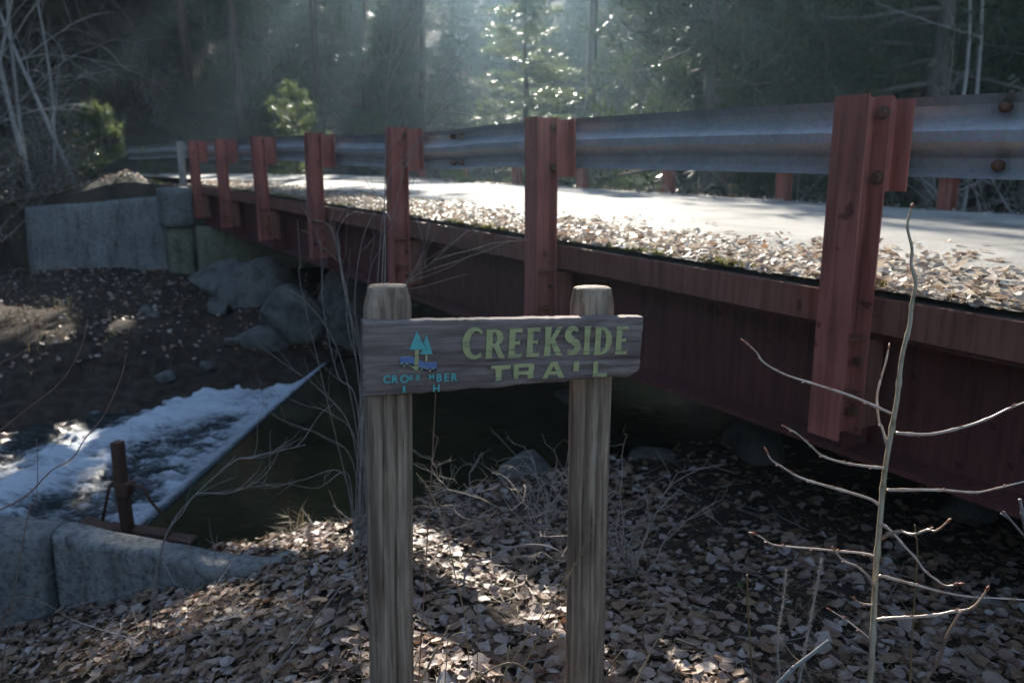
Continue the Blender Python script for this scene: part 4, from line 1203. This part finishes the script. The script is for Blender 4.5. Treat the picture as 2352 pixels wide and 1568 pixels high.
# straw stems between and around the sign posts
def Zc(zx, zy): return (689+zx*.3897, 957+zy*.3897)   # zoom of the lower middle
ST = [([Zc(700,1568), Zc(715,1300), Zc(735,1000), Zc(755,640), Zc(775,330), Zc(800,-140)], 1.9, .0022, .0013, M_TWIG_BR, 'tall reddish straw stem rising behind the sign board'),
      ([Zc(1005,1568), Zc(975,1200), Zc(925,980), Zc(870,720), Zc(825,580), Zc(760,430), Zc(685,330)], 2.05, .0018, .0014, M_GRASS, 'long pale straw bending left to the tall sign post'),
      ([Zc(715,1560), Zc(790,1400), Zc(880,1230)], 1.85, .0040, .0026, M_GRASS, 'thick bleached straw leaning beside the left sign post'),
      ([Zc(1000,1590), Zc(1090,1510), Zc(1200,1455), Zc(1280,1455), Zc(1340,1500), Zc(1400,1590)], 1.72, .0026, .0018, M_GRASS, 'bleached grass arching over the leaves at the frame foot'),
      ([Zc(855,1568), Zc(865,1420), Zc(870,1330), Zc(910,1280), Zc(975,1270)], 1.85, .0018, .0012, M_GRASS, 'bent pale straw hooked over to the right'),
      ([Zc(1040,1568), Zc(1050,1280), Zc(1040,1100), Zc(1030,1080)], 1.9, .0016, .0012, M_GRASS, 'upright straw between the posts with a bent head'),
      ([Zc(1200,1568), Zc(1225,1430), Zc(1235,1350)], 1.8, .0022, .0014, M_GRASS, 'short tan straw in front of the sunlit leaves'),
      ([Zc(1570,970), Zc(1640,830), Zc(1720,660), Zc(1815,505)], 1.83, .0018, .0010, M_GRASS, 'straw blade crossing the right sign post'),
      ([Zc(1575,940), Zc(1640,840), Zc(1715,705)], 1.82, .0014, .0010, M_GRASS, 'shorter straw blade crossing the right sign post'),
      ([Zc(640,1568), Zc(690,1440), Zc(1000,960), Zc(1000,1210)][:2], 1.75, .0020, .0014, M_TWIG_BR, 'short brown stem at the foot of the left post'),
      ([Zc(365,980), Zc(340,850), Zc(300,750), Zc(240,600), Zc(170,430)], 2.3, .0022, .0014, M_TWIG_BR, 'brown stem leaning away left of the tall sign post'),
      ([Zc(195,1060), Zc(260,980), Zc(345,895)], 2.25, .0022, .0018, M_TWIG, 'bleached stick leaning against the leaves left of the post'),
      ([Zc(220,860), Zc(260,810), Zc(305,755)], 2.6, .0020, .0016, M_TWIG_BR, 'little stick propped at the edge of the sunlit leaves'),
      ([Zc(355,1330), Zc(350,1240), Zc(345,1160)], 2.1, .0020, .0012, M_GRASS, 'short straw stub left of the tall sign post'),
      ([Zc(2110,1300), Zc(2150,1220), Zc(2209,1150)], 1.9, .0030, .0022, M_GRASS, 'tan straw leaning right of the right sign post'),
      ([Zc(1790,1560), Zc(1830,1460), Zc(1905,1370)], 1.85, .0016, .0012, M_GRASS, 'thin pale straw by the foot of the right post'),
      ([Zc(990,880), Zc(1140,830), Zc(1250,770), Zc(1360,752), Zc(1470,765), Zc(1550,805)], 2.9, .0050, .0030, M_TWIG, 'arched grey twig lying across the shaded leaves')]
for pts, Y, r0, r1, mm, lab in ST:
    stalk('straw' if mm is not M_TWIG else 'dead_twig', pts, Y, r0, r1, mm, lab, 'stem' if mm is not M_TWIG else 'twig', dY=.04)
# grass tuft at the foot of the frame
def tuft(name, p, n_, h, spread, label, mat_=M_GRASS, wd=.0016):
    mb = MB()
    for k in range(n_):
        ang = random.uniform(0, 6.28); q = p + Vector((random.gauss(0, spread), random.gauss(0, spread), 0)); q.z = ground(q.x, q.y)
        blade(mb, q, Vector((math.cos(ang), math.sin(ang), 0)), h*random.uniform(.5, 1.2), wd, random.uniform(.2, 1.2))
    return tag(mb.build(name, mat_), label, 'grass')
tuft('grass_tuft', at(1110, 1620, 1.78), 60, .20, .05, 'dead grass tuft between the feet of the sign posts')
tuft('grass_tuft', at(700, 1262, 4.3), 50, .22, .06, 'dead grass tuft on the creek edge past the concrete lump')
tuft('grass_tuft', at(1850, 1640, 1.55), 40, .16, .05, 'dead grass tuft around the foot of the sapling')
tuft('green_sprig', atz(238, 1432, -.6), 14, .03, .012, 'tiny bright green sprig in the shaded leaves below the creek wall', M_GREEN, .004)
tuft('green_sprig', atz(1492, 1412, -.05), 12, .022, .010, 'tiny green sprout right of the right sign post', M_GREEN, .003)
tuft('green_sprig', atz(1700, 1350, -.1), 10, .02, .010, 'tiny green sprout on the shaded leaves near the sapling', M_GREEN, .003)

# bare twiggy shrubs: stems fan from the base and carry zigzag side twigs
def twig_rec(mb, p, d_, L, r, depth, zig=.35, droop=0.0, nseg=6):
    pts = [p]; q = p.copy(); dd = d_.copy()
    for k in range(nseg):
        dd = (dd + Vector((random.gauss(0, zig), random.gauss(0, zig), random.gauss(0, zig)+droop))*.5).normalized()
        q = q + dd*(L/nseg); pts.append(q.copy())
    mb.tube(pts, [lerp(r, r*.45, k/nseg) for k in range(nseg+1)], 4 if depth < 2 else 3, False)
    if depth > 0:
        for k in range(1, nseg+1):
            for rep in range(1 if depth > 1 else random.choice((0, 1, 1))):
                side = Vector((random.gauss(0, 1), random.gauss(0, 1), random.gauss(.25, .6))).normalized()
                twig_rec(mb, pts[k], (dd*.6 + side).normalized(), L*random.uniform(.25, .5), r*.55, depth-1, zig, droop, 4)
def bare_shrub(name, base, stems, label, mat_, depth=1, zig=.25, group=None):
    e_ = empty(name, base, label, 'shrub', group)
    for (pts, r0) in stems:
        P_ = smooth_path(pts, 6); mb = MB(); knobbly(mb, P_, r0, r0*.4, 5, .15, 8)
        L = sum((P_[k+1]-P_[k]).length for k in range(len(P_)-1))
        for k in range(len(P_)//3, len(P_)-1, 3):
            if depth and random.random() < .6:
                d_ = (P_[k+1]-P_[k]).normalized(); side = Vector((random.gauss(0,1), random.gauss(0,.6), random.gauss(.2,.5))).normalized()
                twig_rec(mb, P_[k], (d_+side*.8).normalized(), L*random.uniform(.10, .24), r0*.42, depth-1, zig, 0, 5)
        mb.build('stem', mat_, e_, True)
    return e_
def Zp(zx, zy): return (344.5+zx*.293, 268+zy*.293)
Yb = 3.7
def bpts(l, Y0, Y1): return [at(x, y, lerp(Y0, Y1, k/(len(l)-1))) for k, (x, y) in enumerate(l)]
sb_ = at(835, 1275, 3.45); sb_.z = ground(sb_.x, sb_.y)-.02
st = []
for l, r0, Y1 in (([Zp(1840,1330), Zp(1838,800), Zp(1850,90), (892,170), (905,60)], .0045, 3.5),
              ([Zp(1830,1000), Zp(1900,800), Zp(2000,400), Zp(2140,140), (1010,255), (1060,215)], .0035, 3.3),
              ([(862,720), Zp(1850,580), Zp(1990,330), Zp(2150,120), (975,240)], .0030, 3.6),
              ([(850,760), Zp(2050,1280), Zp(2200,1150), Zp(2352,1010), (1080,520)], .0032, 3.2),
              ([(845,800), Zp(2060,1250), Zp(2160,1050), Zp(2290,860)], .0030, 3.3),
              ([(840,830), Zp(2100,1150), Zp(2200,820), Zp(2300,560)], .0026, 3.5),
              ([(835,900), Zp(1510,1300), Zp(1480,1000), Zp(1470,900), Zp(1560,740)], .0038, 3.8),
              ([(830,940), Zp(1470,1010), Zp(1300,810), Zp(1235,745)], .0030, 3.7),
              ([(820,930), (775,860), (742,700), (735,560), (690,470)], .0032, 3.9),
              ([(815,960), (770,790), (700,690), (635,655)], .0030, 3.6),
              ([(810,1000), (740,900), (660,840), (590,790)], .0030, 3.4),
              ([(810,1060), (740,1000), (640,960), (575,900)], .0028, 3.5),
              ([(820,1020), (760,950), (700,930), (640,905)], .0026, 3.7),
              ([(825,880), (800,760), (790,650), (760,520)], .0028, 3.9),
              ([(830,860), (815,700), (830,560), (865,470)], .0028, 3.6),
              ([(800,1090), (730,1120), (650,1110), (560,1120)], .0030, 3.1),
              ([(790,1090), (700,1100), (640,1115), (600,1113)], .0034, 3.0),
              ([(840,700), (880,560), (935,460), (960,380)], .0026, 3.4),
              ([(700,700), (690,600), (683,505)], .0022, 3.6)):
    l2 = [(px, py) for px, py in l]
    P_ = [sb_ + Vector((random.uniform(-.05,.05), random.uniform(-.05,.05), 0))] + bpts(l2, 3.55, Y1)
    st.append((P_, r0*.72))
bare_shrub('bare_shrub', sb_, st, 'tall leafless grey shrub fanning out behind the left sign post', M_TWIG, 1)
def Zl(zx, zy): return (zx*.3897, 957+zy*.3897)
def Zm(zx, zy): return (zx*.3418, 459+zy*.3418)
sb_ = at(345, 1420, 3.1); sb_.z = ground(sb_.x, sb_.y)-.02
st = []
for l, r0, Y1 in (([Zl(890,1130), Zl(930,870), Zl(1000,650), Zl(1150,460), Zl(1380,260), Zl(1480,240), Zl(1600,210), Zl(1800,165)], .0040, 3.0),
              ([Zl(960,760), Zl(1080,560), Zl(1160,455), Zl(1340,450), Zl(1480,400), Zl(1570,330), Zl(1610,270)], .0028, 3.2),
              ([Zl(940,870), Zl(1030,980), Zl(1110,1040)], .0022, 2.8),
              ([Zl(1115,1000), Zl(1120,800), Zl(1110,700)], .0022, 3.0),
              ([Zl(1255,980), Zl(1260,850), Zl(1280,700)], .0024, 3.1),
              ([Zl(1180,960), Zl(1300,930), Zl(1440,890), Zl(1500,850)], .0026, 3.0),
              ([Zl(380,1170), Zl(600,1060), Zl(720,960), Zl(830,840)], .0030, 2.8)):
    st.append(([sb_ + Vector((random.uniform(-.03,.03), 0, 0))] + bpts(l, 3.05, Y1), r0))
bare_shrub('bare_shrub', sb_, st, 'low leafless shrub arching over the creek wall', M_TWIG, 1)
sb_ = at(-60, 1500, 2.6); sb_.z = ground(sb_.x, sb_.y)-.02
st = []
for l, r0, Y1 in (([(-40,1030), Zm(0,1550), Zm(200,1390), Zm(380,1250), Zm(480,1120), Zm(550,980), Zm(590,800)], .0032, 2.5),
              ([(-40,1190), Zl(0,550), Zl(160,460), Zl(300,320), Zl(420,250), Zl(500,130), Zl(600,10), Zm(760,1320), Zm(820,1170), Zm(850,1030)], .0034, 2.7),
              ([Zl(150,650), Zl(210,500), Zl(222,300), Zl(215,130)], .0024, 2.6),
              ([(-30,900), Zm(0,1105), Zm(90,1060), Zm(170,1010)], .0022, 2.5),
              ([Zl(0,1250), Zl(100,1120), Zl(230,980), Zl(330,900)], .0024, 2.4),
              ([Zl(20,1200), Zl(150,1060), Zl(380,1170), Zl(300,1180)], .0020, 2.4)):
    st.append(([sb_] + bpts(l, 2.55, Y1), r0))
bare_shrub('bare_shrub', sb_, st, 'thin leafless shrub bending in from the left over the creek', M_TWIG_BR, 0)
# two spiky pale shrublets around the right post
def spiky(base, nst, h, label):
    e_ = empty('spiky_shrub', base, label, 'shrub')
    for k in range(nst):
        ang = random.uniform(0, 6.28); d_ = Vector((math.cos(ang)*.55, math.sin(ang)*.4, 1)).normalized()
        mb = MB(); twig_rec(mb, base, d_, h*random.uniform(.6, 1.1), .0036, 2, .55, 0, 7); mb.build('stem', M_FUZZ, e_, True)
for px, py, Y, nst, h, lab in ((1255, 1180, 3.5, 9, .62, 'spiky bleached shrublet behind the right sign post on its left'),
                             (1450, 1310, 3.1, 9, .55, 'spiky bleached shrublet showing right of the right sign post'),
                             (1075, 1240, 3.9, 6, .50, 'dim spiky shrublet at the pool edge between the posts')):
    q = at(px, py, Y); q.z = ground(q.x, q.y)-.01
    spiky(q, nst, h, lab)
mb = MB()
for k in range(170):
    y = random.uniform(1.9, 5.0); x = random.uniform(-.75, .7)*y
    if y > np.interp(x, NX, NY)-.2: continue
    z = ground(x, y)+.02; a = random.uniform(0, 6.28); L = random.uniform(.08, .4); d_ = Vector((math.cos(a), math.sin(a), random.uniform(-.02, .18)))
    q = Vector((x, y, z)); n_ = Vector((-d_.y, d_.x, 0))
    mb.tube([q, q+d_*L*.5+n_*L*.06*random.gauss(0,1), q+d_*L], [.0022, .0018, .001], 4, False)
tag(mb.build('twig_litter', M_TWIG, None, True), 'small dead twigs scattered among the fallen leaves on the near bank', 'twigs', kind='stuff')

# ------------------------------------------------------------------ trees
def tuft_tris(c_, d_, n_, L, wd, rs_):
    """needle tuft: thin triangles fanning round direction d_"""
    c_ = np.asarray(c_); out = []
    v = rs_.normal(size=(n_, 3))*.75 + np.asarray(d_)[None]*1.0
    v /= np.linalg.norm(v, axis=1, keepdims=True)
    s_ = np.cross(v, rs_.normal(size=(n_, 3))); s_ /= np.linalg.norm(s_, axis=1, keepdims=True)+1e-9
    l = L*rs_.uniform(.7, 1.2, (n_, 1))
    return np.stack([c_ - s_*wd, c_ + s_*wd, c_ + v*l], 1).reshape(-1, 3)
def pine_meshes(seed, h, crown0, rmax, nbr, ntuft, nneed, nl, nw, mats, r_tr, taper=1.0):
    rs_ = np.random.RandomState(seed); random.seed(seed)
    mbt = MB(); tl = []
    lean = (rs_.normal()*.02, rs_.normal()*.02)
    tp = [Vector((lean[0]*z*z/h + .03*math.sin(z*.8+seed), lean[1]*z*z/h, z)) for z in np.linspace(-.3, h, 14)]
    mbt.tube(tp, [lerp(r_tr, .015, (k/13)**.9) for k in range(14)], 9)
    T = []
    for b_ in range(nbr):
        f = (b_+.5)/nbr; z = lerp(crown0*h, h*.98, f**.9) + rs_.uniform(-.12, .12)
        az = rs_.uniform(0, 6.28); L = rmax*(1-f)**taper*rs_.uniform(.6, 1.15) + .15
        up = lerp(-.12, .55, f) + rs_.normal()*.1
        k = min(13, max(0, (z+.3)/(h+.3)*13)); p0 = tp[int(k)].lerp(tp[min(13, int(k)+1)], k-int(k))
        pts = []; 
        for q in range(6):
            s_ = q/5
            pts.append(Vector((p0.x + math.cos(az)*L*s_, p0.y + math.sin(az)*L*s_, p0.z + L*(up*s_ - .18*s_*s_ + .16*s_**4))))
        mbt.tube(pts, [lerp(.012+.012*L, .004, q/5) for q in range(6)], 4, False)
        for q in range(ntuft):
            s_ = 1-.75*rs_.uniform(0, 1)**1.4; kk = s_*5; i_ = min(4, int(kk)); pp = pts[i_].lerp(pts[i_+1], kk-i_)
            off = rs_.normal(size=3)*np.array([.16, .16, .09])*(.5+.5*L)*(.4+.6*s_)
            d_ = np.array([math.cos(az)*.6, math.sin(az)*.6, .5]) + off
            T.append(tuft_tris(np.array(pp)+off, d_, nneed, nl, nw, rs_))
    V_ = np.concatenate(T); F_ = np.arange(len(V_)).reshape(-1, 3)
    me_t = bpy.data.meshes.new('trunk'); me_t.from_pydata([tuple(v) for v in mbt.v], [], mbt.f); me_t.materials.append(mats[0])
    me_t.polygons.foreach_set('use_smooth', [True]*len(me_t.polygons)); me_t.update()
    o = np_mesh('crown', V_, F_, mats[1]); me_c = o.data; bpy.data.objects.remove(o)
    return me_t, me_c
def put_tree(name, meshes, loc, label, cat, group, sc_=1, rz=None):
    if not hasattr(sc_, '__len__'): sc_ = (sc_, sc_, sc_)
    e_ = empty(name, loc, label, cat, group)
    for nm, me in zip(('trunk', 'crown'), meshes):
        o = bpy.data.objects.new(nm, me); COL.objects.link(o); o.parent = e_
    e_.scale = sc_; e_.rotation_euler = (0, 0, random.uniform(0, 6.28) if rz is None else rz)
    return e_
PINES = [pine_meshes(s_, h, c0, r_, nb_, nt_, 10, .24, .012, (M_BARK, M_NEEDLE), rt) for s_, h, c0, r_, nb_, nt_, rt in
         ((1, 7.5, .10, 1.9, 70, 22, .11), (2, 9.0, .14, 2.1, 80, 22, .13), (3, 6.0, .06, 1.7, 60, 22, .09), (4, 10.5, .2, 2.3, 84, 24, .15))]
TALL = [pine_meshes(s_, h, c0, r_, nb_, nt_, 11, .28, .013, (M_BARK_P, M_NEEDLE if s_ == 11 else M_NEEDLE_LIT), rt, .6) for s_, h, c0, r_, nb_, nt_, rt in
        ((11, 15, .42, 2.6, 80, 30, .26), (12, 14, .22, 2.7, 90, 30, .22))]
YOUNG = [pine_meshes(s_, h, .12, r_, 18, 12, 26, .17, .006, (M_BARK, M_NEEDLE_LIT), .03, .8) for s_, h, r_ in ((21, 1.6, .55), (22, 2.3, .8))]
random.seed(99)
def gpt(x, y): return Vector((x, y, ground(x, y)-.05))
def col(px, Y): return (px-1176)/FPX*Y/.975
for px, Y, k, s_, lab in ((1205, 22, 1, (.66,.66,.40), 'tall pine with sunlit drooping boughs behind the middle of the guardrail'),
                      (985, 43, 0, (.95,.95,.62), 'tall red barked pine trunk rising on the hillside'),
                      (1345, 26, 0, (.80,.80,.95), 'dark straight pine trunk behind the long rail length'),
                      (1050, 46, 0, (1,1,.45), 'red barked pine leaning among the hillside trees')):
    put_tree('tall_pine', TALL[k], gpt(col(px, Y), Y), lab, 'tree', 'tall pines on the hillside', s_)
HIGH = pine_meshes(14, 21.5, .55, 3.0, 110, 60, 11, .36, .026, (M_BARK_P, M_NEEDLE), .22, .45)
for x, Y, top, rz, lab in ((-6.05, 34.0, 20.0, 0, 'lofty red barked pine with a high crown standing over the road'),
                       (-8.3, 35.0, 20.5, 2, 'lofty pine with a high crown left of the red barked trunk'),
                       (-11.0, 33.0, 19.6, 4, 'lofty pine with a high crown above the far bend of the road'),
                       (-13.8, 35.0, 20.5, 1, 'lofty pine with a high crown beyond the young pine mound')):
    q = gpt(x, Y); f = (top-q.z)/21.5
    put_tree('tall_pine', HIGH, q, lab, 'tree', 'tall pines on the hillside', (1, 1, f), rz)
for px, Y, k, s_, lab in ((285, 17.5, 0, 1.05, 'bushy young pine on the leaf mound behind the wing wall'),
                       (715, 19.5, 1, .95, 'pale bushy young pine behind the far posts of the guardrail'),
                       (1050, 16.5, 0, .75, 'small young pine peeping over the rail by a splice'),
                       (1190, 17, 0, .7, 'small young pine top beside a red brown rail post'),
                       (395, 21.5, 0, .5, 'tiny young pine at the far bend of the road'),
                       (870, 24, 1, .8, 'young pine half hidden behind the bare shrub')):
    q = gpt(col(px, Y), Y)
    if q.z < .6: q.z = .6
    put_tree('young_pine', YOUNG[k], q, lab, 'tree', 'young pines by the road', s_)
PKIND = ['mid sized dark evergreen', 'tall full dark evergreen', 'low bushy dark evergreen', 'tall bare stemmed dark evergreen']
placed = []
tries = 0
def ok(x, y, d_):
    return all((x-a)**2+(y-b_)**2 > d_*d_ for a, b_ in placed)
while len(placed) < 270 and tries < 14000:
    tries += 1
    Y = 15.5 + 60*random.random()**1.5; x = random.uniform(-.80, .80)*Y
    t_, w_ = tw(x, Y)
    if w_ < 8.8 and t_ < 27: continue
    if -3.2 < w_ < 8.5 and t_ < 34: continue
    k = random.randrange(4); h = (7.5, 9, 6, 10.5)[k]; s_ = random.uniform(.75, 1.25)
    z = ground(x, Y)
    # keep the valley open to the low sun over the road
    off = x + .087*Y
    if off < -.20*Y or off > .30*Y: s_ *= random.uniform(1.1, 1.9)
    elif (z + h*s_ - 1.2)/max(Y-8, 1) > .385: continue
    if Y > 22.4 and abs(x - (.35-.087*(Y-22))) < 3.0 and z + h*s_ > 3.0 + (Y-22)*.42: continue
    if not ok(x, Y, 1.1 + Y*.026): continue
    placed.append((x, Y))
    dense = Y < 40
    put_tree('pine_tree', PINES[k], gpt(x, Y), PKIND[k] + (' on the shaded lower slope behind the bridge' if dense else ' far up the shaded hillside'), 'tree', PKIND[k].replace(' evergreen', ' evergreens') + (' on the lower slope' if dense else ' far up the hillside'), s_)

# leafless trees: one mesh of limbs each
def limb(mb, p, d_, L, r, depth, arch=0.0, nseg=8):
    pts = [p]; q = p.copy(); dd = d_.normalized(); dirs = [dd]
    for k in range(nseg):
        dd = (dd + Vector((random.gauss(0, .10), random.gauss(0, .10), random.gauss(0, .08) - arch*k/nseg))).normalized()
        q = q + dd*(L/nseg); pts.append(q.copy()); dirs.append(dd)
    mb.tube(pts, [lerp(r, r*.35, k/nseg) for k in range(nseg+1)], 6 if r > .02 else 4, False)
    if depth > 0:
        nbr = random.choice((3, 4, 5)) if depth > 1 else random.choice((2, 3, 4))
        for k in range(nbr):
            i_ = random.randint(2, nseg); sd = Vector((random.gauss(0, 1), random.gauss(0, 1), random.gauss(.1, .4))).normalized()
            limb(mb, pts[i_], (dirs[i_]*.7+sd*.8), L*random.uniform(.3, .6), r*.42, depth-1, arch*1.6, 7)
def bare_tree(base, top_dir, H, r, label, arch, group=None, nb_=10, low=.25):
    e_ = empty('bare_tree', base, label, 'tree', group)
    pts = [base - Vector((0,0,.1))]; dd = top_dir.normalized(); q = pts[0].copy()
    for k in range(12):
        dd = (dd + Vector((random.gauss(0, .035), random.gauss(0, .035), .02))).normalized(); q = q + dd*(H/12); pts.append(q.copy())
    mb = MB(); mb.tube(pts, [lerp(r, r*.3, k/12) for k in range(13)], 8); mb.build('trunk', M_ASPEN, e_, True)
    mb = MB()
    for k in range(nb_):
        i_ = random.randint(int(12*low), 12); a = random.uniform(0, 6.28)
        limb(mb, pts[i_], Vector((math.cos(a), math.sin(a)*.7, random.uniform(.1, .8))), H*random.uniform(.22, .42), r*.36, 2, arch)
    mb.build('crown', M_ASPEN, e_, True)
    return e_
random.seed(31)
for px, py, Y, tilt, H, r, lab in ((70, 375, 16.2, (-.16,0,1), 8.5, .058, 'pale leaning bare tree at the left above the wing wall'),
                               (60, 370, 16.8, (-.06,.05,1), 9, .044, 'pale thin bare tree beside the leaning one on the left'),
                               (175, 385, 16.4, (-.34,0,1), 8, .044, 'bare tree leaning hard to the left over the far bank'),
                               (120, 380, 18.5, (.10,0,1), 8, .04, 'bare tree with arching twigs behind the left bank'),
                               (-120, 360, 15.8, (.42,.0,1), 7.5, .042, 'bare tree arching in over the left bank')):
    q = at(px, py, Y); q.z = ground(q.x, q.y) if abs(ground(q.x, q.y)-q.z) < 2.5 else q.z
    bare_tree(q, Vector(tilt), H, r, lab, .10, None, 14, .2)
for px, Y, tilt, H, r, lab in ((2085, 13.5, (.10,0,1), 8, .05, 'slender pale aspen behind the forest side guardrail'),
                              (2150, 13.8, (.12,0,1), 8, .055, 'second slender pale aspen close beside its twin'),
                              (1690, 21, (.03,0,1), 8, .05, 'dim bare tree among the pines right of the dark trunk'),
                              (2330, 17, (-.05,0,1), 8, .06, 'bare grey tree in the shade at the right of the forest')):
    q = gpt(col(px, Y), Y)
    bare_tree(q, Vector(tilt), H, r, lab, .04, None, 9, .3)
# hanging bare limbs of a tree over the road: fine twigs against the forest
random.seed(57)
# brushy undergrowth
def brush_mesh(seed, h, nst, nleaf):
    random.seed(seed); mb = MB()
    for k in range(nst):
        a = random.uniform(0, 6.28); twig_rec(mb, Vector((random.gauss(0,.12), random.gauss(0,.12), -.05)), Vector((math.cos(a)*.45, math.sin(a)*.45, 1)).normalized(), h*random.uniform(.6, 1.1), .011, 2, .28, -.03, 6)
    me1 = bpy.data.meshes.new('stems'); me1.from_pydata([tuple(v) for v in mb.v], [], mb.f); me1.materials.append(M_TWIG); me1.update()
    src = [v for v in mb.v if v.z > h*.2]; m2 = MB()
    for k in range(nleaf):
        p = random.choice(src) + Vector((random.gauss(0,.03), random.gauss(0,.03), random.gauss(0,.03)))
        d_ = Vector((random.gauss(0,1), random.gauss(0,1), random.gauss(0,1))).normalized()*random.uniform(.03, .06); s_ = d_.orthogonal()*.5
        m2.quad(p-d_*.5, p+s_, p+d_*.5, p-s_)
    me2 = bpy.data.meshes.new('leaves'); me2.from_pydata([tuple(v) for v in m2.v], [], m2.f); me2.materials.append(M_BRUSH); me2.update()
    return me1, me2
BRUSH = [brush_mesh(71, 1.5, 11, 900), brush_mesh(72, 2.1, 12, 1300), brush_mesh(73, 1.1, 10, 700)]
random.seed(58)
pl = []; tries = 0
while len(pl) < 130 and tries < 5000:
    tries += 1
    Y = 9 + 24*random.random(); x = random.uniform(-.78, .80)*Y; t_, w_ = tw(x, Y)
    strip_ = 6.7 < w_ < 9.5
    if not strip_ and not (w_ > 9.5 or (w_ < -1.3 and t_ > 15.5) or t_ > 29): continue
    if not strip_ and w_ > 9.5 and random.random() > .55: continue
    if all((x-a)**2+(Y-b_)**2 > .8 for a, b_ in pl):
        pl.append((x, Y)); k = random.randrange(3)
        z = ground(x, Y)
        lab = ('middling ', 'tall ', 'low ')[k] + ('leafy brown brush in the strip behind the forest side guardrail' if strip_ else 'scrubby brush under the pines on the slope behind the bridge' if w_ > 9.5 else 'scrubby brush on the left bank past the wing wall')
        e_ = empty('brush', (x, Y, z), lab, 'shrub', lab.split(' ', 2)[2])
        for nm, me in zip(('stems', 'leaves'), BRUSH[k]):
            o = bpy.data.objects.new(nm, me); COL.objects.link(o); o.parent = e_
        s_ = random.uniform(.7, 1.25); 
        if strip_ and z < .4: s_ *= 1.35
        e_.scale = (s_, s_, s_); e_.rotation_euler = (0, 0, random.uniform(0, 6.28))

# dead grass and scrub hanging over the far bank
random.seed(67); mb = MB()
for k in range(5200):
    x = random.uniform(-11.5, -2.6); y = np.interp(x, FX, FY) + .2 + 5.5*random.random()**1.2; t_, w_ = tw(x, y)
    if t_ > T_FAR-1 and w_ > -.8: continue
    if w_ > -.3 or y > 14.8 or nz(x*.9, y*.9, 4) < -.08: continue
    ang = random.uniform(0, 6.28); blade(mb, Vector((x, y, ground(x, y)-.01)), Vector((math.cos(ang), math.sin(ang), 0)), random.uniform(.06, .30), random.uniform(.002, .006), random.uniform(.4, 1.3))
tag(mb.build('bank_scrub', M_BRUSH), 'dark dead grass and scrub matted on the far creek bank', 'scrub', kind='stuff')
# ground cover over the forest floor: sprays of dead leaves, twigs and low green
random.seed(61); rsu = np.random.RandomState(8); Vs = []
cnt = 0
while cnt < 13000:
    Y = 13 + 40*random.random()**1.3; x = random.uniform(-.78, .80)*Y; t_, w_ = tw(x, Y)
    if not (w_ > 7.0 or (w_ < -1.6 and t_ > 16 and Y > 17) or t_ > 30): continue
    z = ground(x, Y); cnt += 1
    hgt = random.uniform(.1, .55); n_ = 9
    c_ = np.array([x, Y, z]) + rsu.normal(size=(n_, 3))*np.array([.25, .25, .02]); c_[:, 2] += rsu.uniform(0, hgt, n_)
    v = rsu.normal(size=(n_, 3)) + np.array([0, 0, .6]); v /= np.linalg.norm(v, axis=1, keepdims=True)
    q = np.cross(v, rsu.normal(size=(n_, 3))); q /= np.linalg.norm(q, axis=1, keepdims=True)
    l = rsu.uniform(.05, .22, (n_, 1)); wd = rsu.uniform(.006, .035, (n_, 1))
    Vs.append(np.stack([c_-q*wd, c_+q*wd, c_+v*l], 1).reshape(-1, 3))
V_ = np.concatenate(Vs)
ug = np_mesh('undergrowth', V_, np.arange(len(V_)).reshape(-1, 3), M_BRUSH)
tag(ug, 'brown undergrowth of dead leaves and twigs covering the forest floor', 'undergrowth', kind='stuff')

# ------------------------------------------------------------------ added volume standing in for lens glare
mb = MB(); mb.box((-170, -40, -3), (170, 140, 75))
hz = mb.build('glare_volume', None)
m = bpy.data.materials.new('glare_volume'); m.use_nodes = True; t = m.node_tree
t.nodes.remove(t.nodes['Principled BSDF']); pv = t.nodes.new('ShaderNodeVolumePrincipled')
pv.inputs['Color'].default_value = (.55, .80, 1.0, 1); pv.inputs['Density'].default_value = .0008; pv.inputs['Anisotropy'].default_value = .68
t.links.new(pv.outputs[0], t.nodes['Material Output'].inputs['Volume'])
hz.data.materials.append(m)
tag(hz, 'thin pale volume added to imitate lens glare over the valley', 'glare_volume', kind='stuff')
